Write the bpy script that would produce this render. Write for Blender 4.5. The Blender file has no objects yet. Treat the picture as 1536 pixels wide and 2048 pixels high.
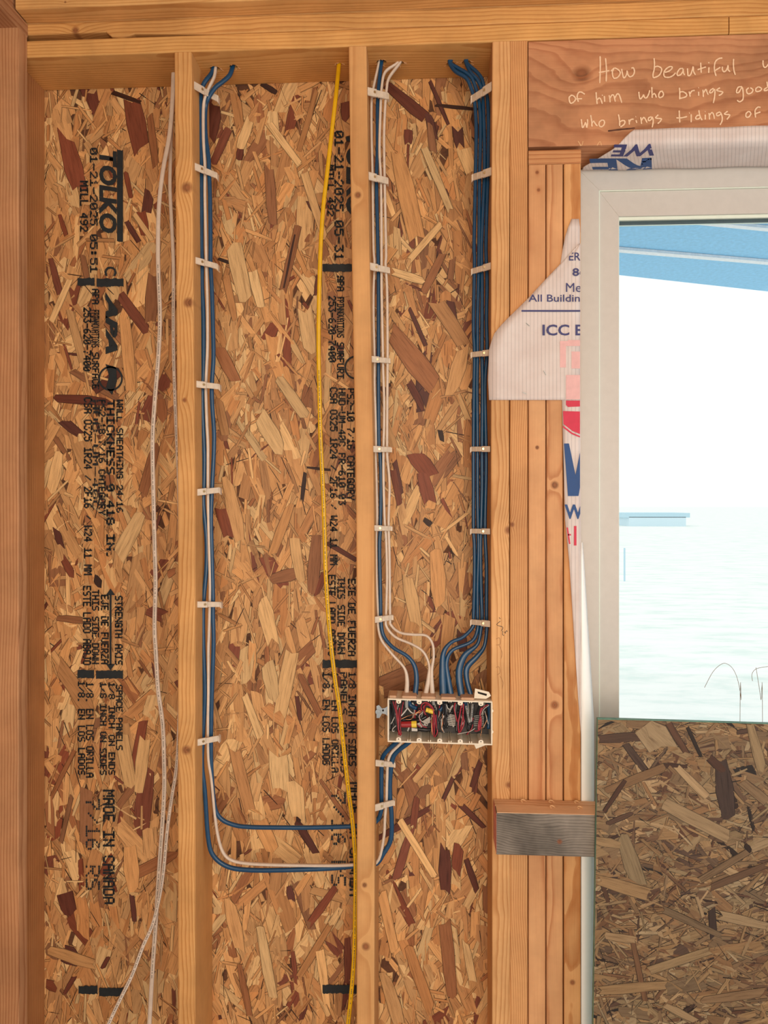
import bpy, bmesh, math, random
from mathutils import Vector, Matrix

C = bpy.context.scene
COL = C.collection
# ------------------------------------------------------------------ camera
FPX, VPX, VPY, D, CZ = 1600.0, 862.0, 1007.0, 1.69, 1.43
TH = math.atan((VPX - 768) / FPX)
cam = bpy.data.cameras.new('camera'); camo = bpy.data.objects.new('camera', cam); COL.objects.link(camo)
cam.sensor_fit = 'AUTO'; cam.sensor_width = 36; cam.lens = FPX / 2048 * 36
cam.shift_y = -(1024 - VPY) / 2048
cam.clip_start = 0.02; cam.clip_end = 500
camo.location = (0, -D, CZ); camo.rotation_euler = (math.pi / 2, 0, TH)
C.camera = camo
# ------------------------------------------------------------------ world, lights, exposure
w = bpy.data.worlds.new('world'); C.world = w; w.use_nodes = True
nt = w.node_tree; nt.nodes.clear()
wo = nt.nodes.new('ShaderNodeOutputWorld'); bg = nt.nodes.new('ShaderNodeBackground')
bg.inputs[0].default_value = (0.95, 0.98, 1.0, 1); bg.inputs[1].default_value = 1.18
nt.links.new(bg.outputs[0], wo.inputs[0])


def area(name, loc, target, sx, sy, power, color):
    l = bpy.data.lights.new(name, 'AREA'); l.shape = 'RECTANGLE'; l.size = sx; l.size_y = sy
    l.energy = power; l.color = color
    o = bpy.data.objects.new(name, l); COL.objects.link(o); o.location = loc
    d = Vector(target) - Vector(loc); o.rotation_euler = d.to_track_quat('-Z', 'Y').to_euler()
    return o


# daylight through the big openings of the room behind the photographer
area('opening_daylight', (0.15, -2.9, 1.45), (-0.15, 0, 1.35), 1.1, 1.3, 43, (1.0, 0.83, 0.62))
C.view_settings.view_transform = 'Standard'; C.view_settings.look = 'None'
C.view_settings.exposure = 0.0; C.view_settings.gamma = 1.0
C.view_settings.use_curve_mapping = False

# ------------------------------------------------------------------ helpers


def ray(px, py):
    dx = (px - 768) / FPX; dz = (VPY - py) / FPX
    s, c = math.sin(TH), math.cos(TH)
    return (-s + c * dx, c + s * dx, dz)


def P(px, py, Y=0.0):
    """point of the photograph at real depth Y (wall face is Y = 0)"""
    r = ray(px, py); t = (Y + D) / r[1]
    return Vector((r[0] * t, Y, CZ + r[2] * t))


def PZ(px, py, z):
    r = ray(px, py); t = (z - CZ) / r[2]
    return Vector((r[0] * t, -D + r[1] * t, z))


def srgb(r, g, b, a=1.0):
    def f(c):
        c /= 255.0
        return c / 12.92 if c <= 0.04045 else ((c + 0.055) / 1.055) ** 2.4
    return (f(r), f(g), f(b), a)


def tag(o, label=None, cat=None, group=None, kind=None):
    if label: o['label'] = label
    if cat: o['category'] = cat
    if group: o['group'] = group
    if kind: o['kind'] = kind
    return o


def empty(name, loc, **k):
    o = bpy.data.objects.new(name, None); COL.objects.link(o); o.location = loc
    o.empty_display_size = 0.05
    return tag(o, **k)


def wloc(o):
    v = Vector(o.location)
    while o.parent:
        o = o.parent; v += Vector(o.location)
    return v


def link_mesh(name, me, mats, parent=None, origin=None, smooth=False):
    if origin is None:
        xs = [v.co for v in me.vertices]
        if xs:
            origin = Vector(((min(v.x for v in xs) + max(v.x for v in xs)) / 2,
                             (min(v.y for v in xs) + max(v.y for v in xs)) / 2, min(v.z for v in xs)))
        else:
            origin = Vector((0, 0, 0))
    origin = Vector(origin)
    me.transform(Matrix.Translation(-origin))
    if not isinstance(mats, (list, tuple)): mats = [mats]
    for m in mats: me.materials.append(m)
    if smooth:
        me.polygons.foreach_set('use_smooth', [True] * len(me.polygons))
    o = bpy.data.objects.new(name, me); COL.objects.link(o)
    o.location = origin
    if parent:
        o.location = origin - wloc(parent); o.parent = parent
    return o


def mk(name, bm, mats, parent=None, origin=None, smooth=False):
    me = bpy.data.meshes.new(name)
    bmesh.ops.recalc_face_normals(bm, faces=bm.faces)
    bm.to_mesh(me); bm.free()
    return link_mesh(name, me, mats, parent, origin, smooth)


def add_box(bm, x0, x1, y0, y1, z0, z1, bev=0.0, seg=1):
    vs = [bm.verts.new((x, y, z)) for x in (x0, x1) for y in (y0, y1) for z in (z0, z1)]
    fs = []
    for q in ((0, 1, 3, 2), (4, 6, 7, 5), (0, 4, 5, 1), (2, 3, 7, 6), (0, 2, 6, 4), (1, 5, 7, 3)):
        fs.append(bm.faces.new([vs[i] for i in q]))
    if bev:
        es = set(e for f in fs for e in f.edges)
        bmesh.ops.bevel(bm, geom=list(es), offset=bev, segments=seg, affect='EDGES', clamp_overlap=True)
    return vs


def catmull(pts, sub=6):
    if len(pts) < 3: sub = max(sub, 2)
    out = []
    n = len(pts)
    for i in range(n - 1):
        p0 = pts[max(i - 1, 0)]; p1 = pts[i]; p2 = pts[i + 1]; p3 = pts[min(i + 2, n - 1)]
        for k in range(sub):
            t = k / sub
            out.append(tuple(0.5 * ((2 * b) + (-a + c) * t + (2 * a - 5 * b + 4 * c - d) * t * t + (-a + 3 * b - 3 * c + d) * t ** 3)
                             for a, b, c, d in zip(p0, p1, p2, p3)))
    out.append(tuple(pts[-1]))
    return out


def sweep(bm, pts, nseg=10, cap=True):
    """pts: (x, y, z, a, b): a half width in the wall plane, b half depth"""
    rings = []
    n = len(pts)
    for i, p in enumerate(pts):
        q0 = Vector(pts[max(i - 1, 0)][:3]); q1 = Vector(pts[min(i + 1, n - 1)][:3])
        t = (q1 - q0)
        if t.length < 1e-9: t = Vector((0, 0, 1))
        t.normalize()
        yv = Vector((0, 1, 0))
        if abs(t.dot(yv)) > 0.95: yv = Vector((0, 0.3, 1)).normalized()
        s = t.cross(yv).normalized(); u = s.cross(t).normalized()
        ring = []
        for k in range(nseg):
            a = 2 * math.pi * k / nseg
            ca, sa = math.cos(a), math.sin(a)
            # squarish ellipse
            e = 0.8
            ca = math.copysign(abs(ca) ** e, ca); sa = math.copysign(abs(sa) ** e, sa)
            ring.append(bm.verts.new(Vector(p[:3]) + s * ca * p[3] + u * sa * p[4]))
        rings.append(ring)
    for r0, r1 in zip(rings, rings[1:]):
        for k in range(nseg):
            bm.faces.new((r0[k], r0[(k + 1) % nseg], r1[(k + 1) % nseg], r1[k]))
    if cap:
        bm.faces.new(rings[0][::-1]); bm.faces.new(rings[-1])


def disc_prism(bm, c, axis, r, h, n=16):
    """cylinder from c along axis"""
    axis = Vector(axis).normalized(); q = axis.to_track_quat('Z', 'Y')
    b = [bm.verts.new(Vector(c) + q @ Vector((r * math.cos(2 * math.pi * k / n), r * math.sin(2 * math.pi * k / n), 0))) for k in range(n)]
    t = [bm.verts.new(v.co + axis * h) for v in b]
    for k in range(n): bm.faces.new((b[k], b[(k + 1) % n], t[(k + 1) % n], t[k]))
    bm.faces.new(b[::-1]); bm.faces.new(t)


def prism(bm, poly, off):
    """extrude a polygon of world points by vector off"""
    a = [bm.verts.new(p) for p in poly]; b = [bm.verts.new(Vector(p) + Vector(off)) for p in poly]
    n = len(a)
    for k in range(n): bm.faces.new((a[k], a[(k + 1) % n], b[(k + 1) % n], b[k]))
    bm.faces.new(a[::-1]); bm.faces.new(b)


# ------------------------------------------------------------------ materials
class NT:
    def __init__(s, name):
        s.m = bpy.data.materials.new(name); s.m.use_nodes = True
        s.t = s.m.node_tree; s.t.nodes.clear()
        s.out = s.n('ShaderNodeOutputMaterial'); s.bs = s.n('ShaderNodeBsdfPrincipled')
        s.l(s.bs.outputs[0], s.out.inputs[0])

    def n(s, ty, **k):
        nd = s.t.nodes.new(ty)
        for a, b in k.items(): setattr(nd, a, b)
        return nd

    def l(s, a, b): s.t.links.new(a, b)

    def math(s, op, a, b=None, c=None):
        nd = s.n('ShaderNodeMath', operation=op)
        for i, v in enumerate((a, b, c)):
            if v is None: continue
            if isinstance(v, (int, float)): nd.inputs[i].default_value = v
            else: s.l(v, nd.inputs[i])
        return nd.outputs[0]

    def mix(s, fac, a, b, mode='MIX'):
        nd = s.n('ShaderNodeMix', data_type='RGBA', blend_type=mode)
        for i, v in ((0, fac), (6, a), (7, b)):
            if isinstance(v, (int, float, tuple)): nd.inputs[i].default_value = v
            else: s.l(v, nd.inputs[i])
        return nd.outputs[2]

    def noise(s, vec, scale, detail=3, rough=0.5, dist=0.0):
        nd = s.n('ShaderNodeTexNoise'); nd.inputs['Scale'].default_value = scale
        nd.inputs['Detail'].default_value = detail; nd.inputs['Roughness'].default_value = rough
        nd.inputs['Distortion'].default_value = dist
        s.l(vec, nd.inputs['Vector']); return nd.outputs[0]

    def ramp(s, fac, stops):
        nd = s.n('ShaderNodeValToRGB'); cr = nd.color_ramp
        while len(cr.elements) < len(stops): cr.elements.new(0.5)
        for e, (p, c) in zip(cr.elements, stops):
            e.position = p; e.color = c if len(c) == 4 else (*c, 1)
        s.l(fac, nd.inputs[0]); return nd.outputs[0]

    def vscale(s, vec, sc, off=(0, 0, 0)):
        nd = s.n('ShaderNodeMapping'); nd.inputs['Scale'].default_value = sc; nd.inputs['Location'].default_value = off
        s.l(vec, nd.inputs['Vector']); return nd.outputs[0]

    def bump(s, h, strength, dist=0.001):
        nd = s.n('ShaderNodeBump'); nd.inputs['Strength'].default_value = strength; nd.inputs['Distance'].default_value = dist
        s.l(h, nd.inputs['Height']); s.l(nd.outputs[0], s.bs.inputs['Normal'])


def plain(name, col, rough=0.5, metal=0.0, spec=0.5, var=0.0):
    m = NT(name)
    m.bs.inputs['Roughness'].default_value = rough; m.bs.inputs['Metallic'].default_value = metal
    m.bs.inputs['Specular IOR Level'].default_value = spec
    tc = m.n('ShaderNodeTexCoord')
    nz = m.noise(tc.outputs['Object'], 60, 4, 0.6)
    v = var or 0.06
    d = tuple(c * (1 - v * 1.6) for c in col[:3]) + (1,); u = tuple(min(1, c * (1 + v)) for c in col[:3]) + (1,)
    m.l(m.ramp(nz, [(0.3, d), (0.7, u)]), m.bs.inputs['Base Color'])
    return m.m


def wood(name, light, dark, axis='Z', seed=0, pith=(0.05, 0.09), freq=150.0, wander=0.018, knots=(), rough=0.62, dirt=0.12, blur=0.5, contrast=1.0):
    """grain around a pith running along `axis`; knots: local (x, z, r) bend the rings"""
    rnd = random.Random(seed)
    m = NT(name)
    tc = m.n('ShaderNodeTexCoord')
    sep = m.n('ShaderNodeSeparateXYZ'); m.l(tc.outputs['Object'], sep.inputs[0])
    X, Y, Z = sep.outputs
    al, c1, c2 = (Z, X, Y) if axis == 'Z' else (X, Z, Y) if axis == 'X' else (Y, X, Z)
    cmb = m.n('ShaderNodeCombineXYZ')
    m.l(m.math('MULTIPLY', al, 1.0), cmb.inputs[2]); m.l(m.math('MULTIPLY', c1, 2.2), cmb.inputs[0]); m.l(m.math('MULTIPLY', c2, 2.2), cmb.inputs[1])
    off = (rnd.uniform(-9, 9), rnd.uniform(-9, 9), rnd.uniform(-9, 9))
    v0 = m.vscale(cmb.outputs[0], (1, 1, 1), off)
    n1 = m.noise(v0, 1.6, 2, 0.5); n2 = m.noise(v0, 6.0, 3, 0.55)
    a = m.math('ADD', c1, pith[0]); a = m.math('ADD', a, m.math('MULTIPLY', m.math('SUBTRACT', n1, 0.5), wander * 4))
    b = m.math('ADD', c2, pith[1])
    r = m.math('SQRT', m.math('ADD', m.math('MULTIPLY', a, a), m.math('MULTIPLY', b, b)))
    r = m.math('ADD', r, m.math('MULTIPLY', m.math('SUBTRACT', n2, 0.5), wander * 0.55))
    kmask = None
    for (kx, kz, kr) in knots:
        dx = m.math('SUBTRACT', X, kx); dz = m.math('SUBTRACT', Z, kz)
        if axis == 'Z': dz2 = m.math('MULTIPLY', dz, 0.6); dx2 = dx
        else: dx2 = m.math('MULTIPLY', dx, 0.6); dz2 = dz
        d = m.math('SQRT', m.math('ADD', m.math('MULTIPLY', dx2, dx2), m.math('MULTIPLY', dz2, dz2)))
        g = m.math('EXPONENT', m.math('MULTIPLY', m.math('DIVIDE', d, kr * 1.7), -1.0))
        r = m.math('ADD', r, m.math('MULTIPLY', g, kr * 1.6))
        d1 = m.math('SQRT', m.math('ADD', m.math('MULTIPLY', dx, dx), m.math('MULTIPLY', dz, dz)))
        d1 = m.math('ADD', d1, m.math('MULTIPLY', m.math('SUBTRACT', n2, 0.5), kr * 1.2))
        k = m.n('ShaderNodeMapRange'); m.l(d1, k.inputs[0]); k.inputs[1].default_value = kr * 0.45; k.inputs[2].default_value = kr * 1.15
        k.inputs[3].default_value = 1; k.inputs[4].default_value = 0
        kmask = k.outputs[0] if kmask is None else m.math('MAXIMUM', kmask, k.outputs[0])
    ph = m.math('FRACT', m.math('MULTIPLY', r, freq))
    ring = m.ramp(ph, [(0.0, (0.15,) * 3), (0.55, (0.35,) * 3), (0.86, (1.0,) * 3), (0.97, (0.75,) * 3), (1.0, (0.15,) * 3)])
    # fine fibre
    fib_v = {'Z': (700, 700, 9), 'X': (9, 700, 700), 'Y': (700, 9, 700)}[axis]
    fib = m.noise(m.vscale(tc.outputs['Object'], fib_v, off), 1.0, 3, 0.6)
    brd = m.noise(v0, 3.0, 3, 0.6)
    rr = m.n('ShaderNodeRGBToBW'); m.l(ring, rr.inputs[0])
    fac = m.math('MULTIPLY', rr.outputs[0], 0.85 * contrast)
    fac = m.math('ADD', fac, m.math('MULTIPLY', m.math('SUBTRACT', fib, 0.5), 0.55))
    fac = m.math('ADD', fac, m.math('MULTIPLY', m.math('SUBTRACT', brd, 0.5), 0.9)); 
    cl = m.n('ShaderNodeClamp'); m.l(fac, cl.inputs[0])
    col = m.mix(cl.outputs[0], light, dark)
    dn = m.noise(m.vscale(tc.outputs['Object'], (5, 5, 5), off), 1.5, 4, 0.65)
    dr = m.ramp(dn, [(0.35, (1 - dirt * 1.6,) * 3), (0.65, (1, 1, 1))])
    col = m.mix(1.0, col, dr, 'MULTIPLY')
    if kmask is not None:
        kc = m.ramp(m.math('FRACT', m.math('MULTIPLY', r, freq * 1.3)), [(0, srgb(110, 62, 38)), (0.7, srgb(150, 90, 55)), (1, srgb(80, 45, 28))])
        col = m.mix(m.math('MULTIPLY', kmask, 0.85), col, kc)
    m.l(col, m.bs.inputs['Base Color'])
    m.bs.inputs['Roughness'].default_value = rough; m.bs.inputs['Specular IOR Level'].default_value = 0.25
    h = m.math('ADD', m.math('MULTIPLY', fib, 0.6), m.math('MULTIPLY', rr.outputs[0], -0.5))
    m.bump(h, 0.25, 0.0006)
    return m.m


LT = srgb(240, 184, 122); DK = srgb(196, 122, 62)      # fresh fir
LT2 = srgb(224, 170, 120); DK2 = srgb(186, 122, 78)    # pinker fir


def strand_mat(name, gr=1.0):
    m = NT(name)
    at = m.n('ShaderNodeVertexColor', layer_name='Col')
    uv = m.n('ShaderNodeUVMap', uv_map='UVMap')
    f1 = m.noise(m.vscale(uv.outputs[0], (25, 900, 1)), 1.0, 3, 0.6)
    f2 = m.noise(m.vscale(uv.outputs[0], (14, 160, 1)), 1.0, 2, 0.6)
    f3 = m.noise(m.vscale(uv.outputs[0], (900, 900, 1)), 1.0, 2, 0.5)
    a = m.math('ADD', m.math('MULTIPLY', f1, 0.5), m.math('ADD', m.math('MULTIPLY', f2, 0.45), m.math('MULTIPLY', f3, 0.25)))
    k = m.ramp(a, [(0.44, (0.50, 0.44, 0.39)), (0.58, (0.97, 0.96, 0.95)), (0.78, (1.22, 1.22, 1.2))])
    col = m.mix(gr, at.outputs[0], k, 'MULTIPLY')
    m.l(col, m.bs.inputs['Base Color'])
    m.bs.inputs['Roughness'].default_value = 0.55; m.bs.inputs['Specular IOR Level'].default_value = 0.3
    m.bump(a, 0.35, 0.0006)
    return m.m


M = {}
M['strand'] = strand_mat('osb_strand')
M['osb_core'] = plain('osb_core', srgb(96, 58, 34), 0.8, var=0.3)
M['ink'] = plain('stamp_ink', srgb(26, 34, 38), 0.7, var=0.25)
M['white_pen'] = plain('pale_carved_line', srgb(238, 204, 168), 0.7)
M['pencil'] = plain('pencil', srgb(60, 45, 40), 0.7)
M['pencil_faint'] = plain('pencil_faint', srgb(150, 105, 65), 0.7)
M['blue'] = plain('blue_jacket', srgb(20, 68, 104), 0.34, var=0.1)
M['white'] = plain('white_jacket', srgb(214, 196, 178), 0.4)
M['yellow'] = plain('yellow_jacket', srgb(226, 176, 14), 0.35)
M['clip'] = plain('clip_plastic', srgb(216, 198, 176), 0.5, var=0.1)
M['nail'] = plain('nail_steel', srgb(190, 170, 130), 0.3, metal=0.9)
M['galv'] = plain('galvanised_steel', srgb(150, 155, 158), 0.35, metal=0.85, var=0.15)
M['boxw'] = plain('box_plastic', srgb(232, 220, 198), 0.45)
M['boxtan'] = plain('box_plastic_tan', srgb(205, 165, 130), 0.5)
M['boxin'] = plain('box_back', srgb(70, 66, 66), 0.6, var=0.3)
M['hole'] = plain('hole_dark', srgb(30, 22, 18), 0.9)
M['red'] = plain('red_insulation', srgb(158, 38, 52), 0.35)
M['black'] = plain('black_insulation', srgb(24, 24, 28), 0.35)
M['wht'] = plain('white_insulation', srgb(196, 190, 182), 0.4)
M['grey'] = plain('grey_sleeve', srgb(150, 150, 146), 0.5)
M['copper'] = plain('bare_copper', srgb(200, 140, 100), 0.35, metal=0.8)
M['nutred'] = plain('connector_red', srgb(150, 28, 34), 0.4)
M['nutyel'] = plain('connector_yellow', srgb(230, 196, 60), 0.4)
M['vinyl'] = plain('window_vinyl', srgb(200, 195, 188), 0.45, var=0.02)
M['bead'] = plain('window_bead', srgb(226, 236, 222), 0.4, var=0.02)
M['gasket'] = plain('rubber_gasket', srgb(58, 78, 84), 0.6)
M['navy'] = plain('navy_print', srgb(58, 60, 112), 0.6)
M['navyblue'] = plain('blue_print', srgb(24, 70, 128), 0.6)
M['redp'] = plain('red_print', srgb(206, 40, 72), 0.6)
M['redfade'] = plain('red_print_under_sheet', srgb(226, 178, 176), 0.6)
M['print'] = plain('cable_print', srgb(70, 66, 62), 0.6)
M['splinter'] = plain('splinter', srgb(222, 176, 128), 0.7)
M['pinkpaint'] = plain('pink_paint', srgb(222, 140, 128), 0.7, var=0.15)
M['green'] = plain('green_edge_sealer', srgb(100, 150, 134), 0.6, var=0.2)
M['staple'] = plain('staple_steel', srgb(120, 125, 125), 0.3, metal=0.8)
M['concrete'] = plain('concrete_floor', srgb(186, 186, 188), 0.8, var=0.1)
M['knotcore'] = plain('knot_core', srgb(92, 52, 34), 0.7, var=0.3)


def wrap_mat():
    m = NT('house_wrap')
    tc = m.n('ShaderNodeTexCoord'); uv = m.n('ShaderNodeUVMap', uv_map='UVMap')
    sep = m.n('ShaderNodeSeparateXYZ'); m.l(uv.outputs[0], sep.inputs[0])
    fr = m.math('FRACT', m.math('MULTIPLY', sep.outputs[0], 1 / 0.0078))
    line = m.ramp(fr, [(0.0, (1, 1, 1)), (0.38, (1, 1, 1)), (0.5, (0.70, 0.70, 0.71)), (0.62, (1, 1, 1)), (1, (1, 1, 1))])
    n = m.noise(tc.outputs['Object'], 14, 4, 0.6)
    base = m.ramp(n, [(0.3, srgb(234, 220, 214)), (0.7, srgb(246, 238, 234))])
    col = m.mix(1.0, base, line, 'MULTIPLY')
    m.l(col, m.bs.inputs['Base Color']); m.bs.inputs['Roughness'].default_value = 0.6
    tr = m.n('ShaderNodeBsdfTranslucent'); m.l(col, tr.inputs[0])
    mx = m.n('ShaderNodeMixShader'); mx.inputs[0].default_value = 0.3
    m.l(m.bs.outputs[0], mx.inputs[1]); m.l(tr.outputs[0], mx.inputs[2]); m.l(mx.outputs[0], m.out.inputs[0])
    m.bump(n, 0.4, 0.004)
    return m.m


M['wrap'] = wrap_mat()


M['wrap2'] = plain('house_wrap_backlit', srgb(250, 250, 246), .5, var=.01)  # near-white copy of the wrap: backlight put into the base colour


def glass_mat():
    m = NT('window_glass')
    tr = m.n('ShaderNodeBsdfTransparent'); tr.inputs[0].default_value = (0.97, 0.99, 0.985, 1)
    gl = m.n('ShaderNodeBsdfGlossy'); gl.inputs['Roughness'].default_value = 0.02
    fr = m.n('ShaderNodeFresnel'); fr.inputs[0].default_value = 1.35
    mx = m.n('ShaderNodeMixShader'); m.l(fr.outputs[0], mx.inputs[0]); m.l(tr.outputs[0], mx.inputs[1]); m.l(gl.outputs[0], mx.inputs[2])
    m.l(mx.outputs[0], m.out.inputs[0])
    return m.m


M['glass'] = glass_mat()


def field_mat():
    m = NT('dry_pale_field')
    tc = m.n('ShaderNodeTexCoord')
    n = m.noise(m.vscale(tc.outputs['Object'], (1.2, 3.0, 1)), 1.0, 6, 0.7)
    m.l(m.ramp(n, [(0.35, srgb(226, 236, 228)), (0.5, srgb(246, 246, 240)), (0.7, srgb(252, 250, 244))]), m.bs.inputs['Base Color'])
    m.bs.inputs['Roughness'].default_value = 1.0; m.bs.inputs['Specular IOR Level'].default_value = 0
    return m.m


M['field'] = field_mat()
M['porchblue'] = plain('porch_sheeting_blue', srgb(140, 202, 240), 0.6, var=0.08)
M['porchbatten'] = plain('porch_batten', srgb(236, 240, 244), 0.6)
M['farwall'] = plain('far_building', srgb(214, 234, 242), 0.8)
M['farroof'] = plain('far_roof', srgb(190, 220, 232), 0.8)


# ------------------------------------------------------------------ boards
def board(name, x, y, z, axis, mat, parent=None, bow=None, lift=None, nseg=1, r=0.0028, cuts=None, origin=None, label=None):
    """rounded timber; bow(t)->(da,db) shifts the section at coordinate t along the axis"""
    (x0, x1), (y0, y1), (z0, z1) = x, y, z
    ax = 'XYZ'.index(axis)
    rng = [(x0, x1), (y0, y1), (z0, z1)]
    oth = [i for i in range(3) if i != ax]
    (a0, a1), (b0, b1) = rng[oth[0]], rng[oth[1]]
    sec = []
    for (ca, cb, st) in ((a1 - r, b1 - r, 0), (a0 + r, b1 - r, 90), (a0 + r, b0 + r, 180), (a1 - r, b0 + r, 270)):
        for k in range(3):
            t = math.radians(st + 45 * k); sec.append((ca + r * math.cos(t), cb + r * math.sin(t)))
    bm = bmesh.new(); rings = []
    t0, t1 = rng[ax]
    for i in range(nseg + 1):
        t = t0 + (t1 - t0) * i / nseg
        da, db = bow(t) if bow else (0, 0)
        ring = []
        for (a, b) in sec:
            co = [0, 0, 0]; co[ax] = t; co[oth[0]] = a + da; co[oth[1]] = b + db
            if lift: lift(co)
            ring.append(bm.verts.new(co))
        rings.append(ring)
    n = len(sec)
    for r0, r1 in zip(rings, rings[1:]):
        for k in range(n): bm.faces.new((r0[k], r0[(k + 1) % n], r1[(k + 1) % n], r1[k]))
    bm.faces.new(rings[0][::-1]); bm.faces.new(rings[-1])
    if origin is None:
        origin = ((x0 + x1) / 2, (y0 + y1) / 2, z0)
    o = mk(name, bm, mat, None, origin)
    if cuts:
        cutters = []
        for (c, axv, rad, h) in cuts:
            cb_ = bmesh.new(); disc_prism(cb_, Vector(c) - Vector(origin), axv, rad, h, 20)
            bmesh.ops.recalc_face_normals(cb_, faces=cb_.faces)
            me = bpy.data.meshes.new('cutter'); cb_.to_mesh(me); cb_.free()
            co_ = bpy.data.objects.new('cutter', me); COL.objects.link(co_); co_.location = origin
            cutters.append(co_)
            md = o.modifiers.new('b', 'BOOLEAN'); md.operation = 'DIFFERENCE'; md.solver = 'EXACT'; md.object = co_
        bpy.context.view_layer.update()
        dg = bpy.context.evaluated_depsgraph_get()
        me = bpy.data.meshes.new_from_object(o.evaluated_get(dg))
        o.modifiers.clear(); o.data = me
        for c_ in cutters: bpy.data.objects.remove(c_)
    if parent:
        o.parent = parent; o.location = Vector(origin) - wloc(parent)
    if label: o['label'] = label
    return o


def interp(tab):
    """tab of (py, px) -> function z -> dx relative to the row 1000 value"""
    def f(z):
        py = VPY - (z - CZ) * FPX / D
        if py <= tab[0][0]: return tab[0][1]
        for (a, b), (c, d) in zip(tab, tab[1:]):
            if py <= c: return b + (d - b) * (py - a) / (c - a)
        return tab[-1][1]
    return f


Z_PB = CZ + 0.9692            # underside of lower top plate
Z_PM = Z_PB + 0.0362
Z_PT = Z_PM + 0.0365
Z0 = 0.038                    # top of bottom plate
SW = 0.0381; WD = 0.14
X_WL = P(55, 1000, 0).x       # room face of left wall
wall = empty('wall_back', (0, 0, 0), kind='structure')
wl = empty('wall_left', (X_WL, -1.0, 0), kind='structure')

# sheathing backer --------------------------------------------------------
XR = 1.75
X_A = P(90, 1000, WD).x       # right face of corner stud
x_s1 = P(355, 1000, 0).x; x_s2 = P(712, 1000, 0).x; x_k = P(982, 1000, 0).x
X_JE = P(1162, 1000, 0).x     # right edge of the jack studs (window opening)
bm = bmesh.new(); add_box(bm, X_A - 0.2, x_k + 0.02, WD + 0.0008, WD + 0.0118, 0.0, Z_PT)
panel = mk('sheathing_panel', bm, M['osb_core'], wall)
bm = bmesh.new(); add_box(bm, x_k + 0.021, X_JE - 0.004, WD + 0.0008, WD + 0.0118, 0.0, Z_PT)
mk('sheathing_panel', bm, M['osb_core'], wall)
bm = bmesh.new(); add_box(bm, X_JE - 0.0035, XR, WD + 0.0008, WD + 0.0118, CZ + 0.765, Z_PT)
mk('sheathing_panel', bm, M['osb_core'], wall)

TONE = {'pale': (226, 184, 128), 'tan': (210, 158, 103), 'mid': (190, 136, 86), 'brown': (156, 104, 68),
        'red': (132, 72, 50), 'dark': (102, 56, 44), 'black': (62, 38, 30)}


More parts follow.
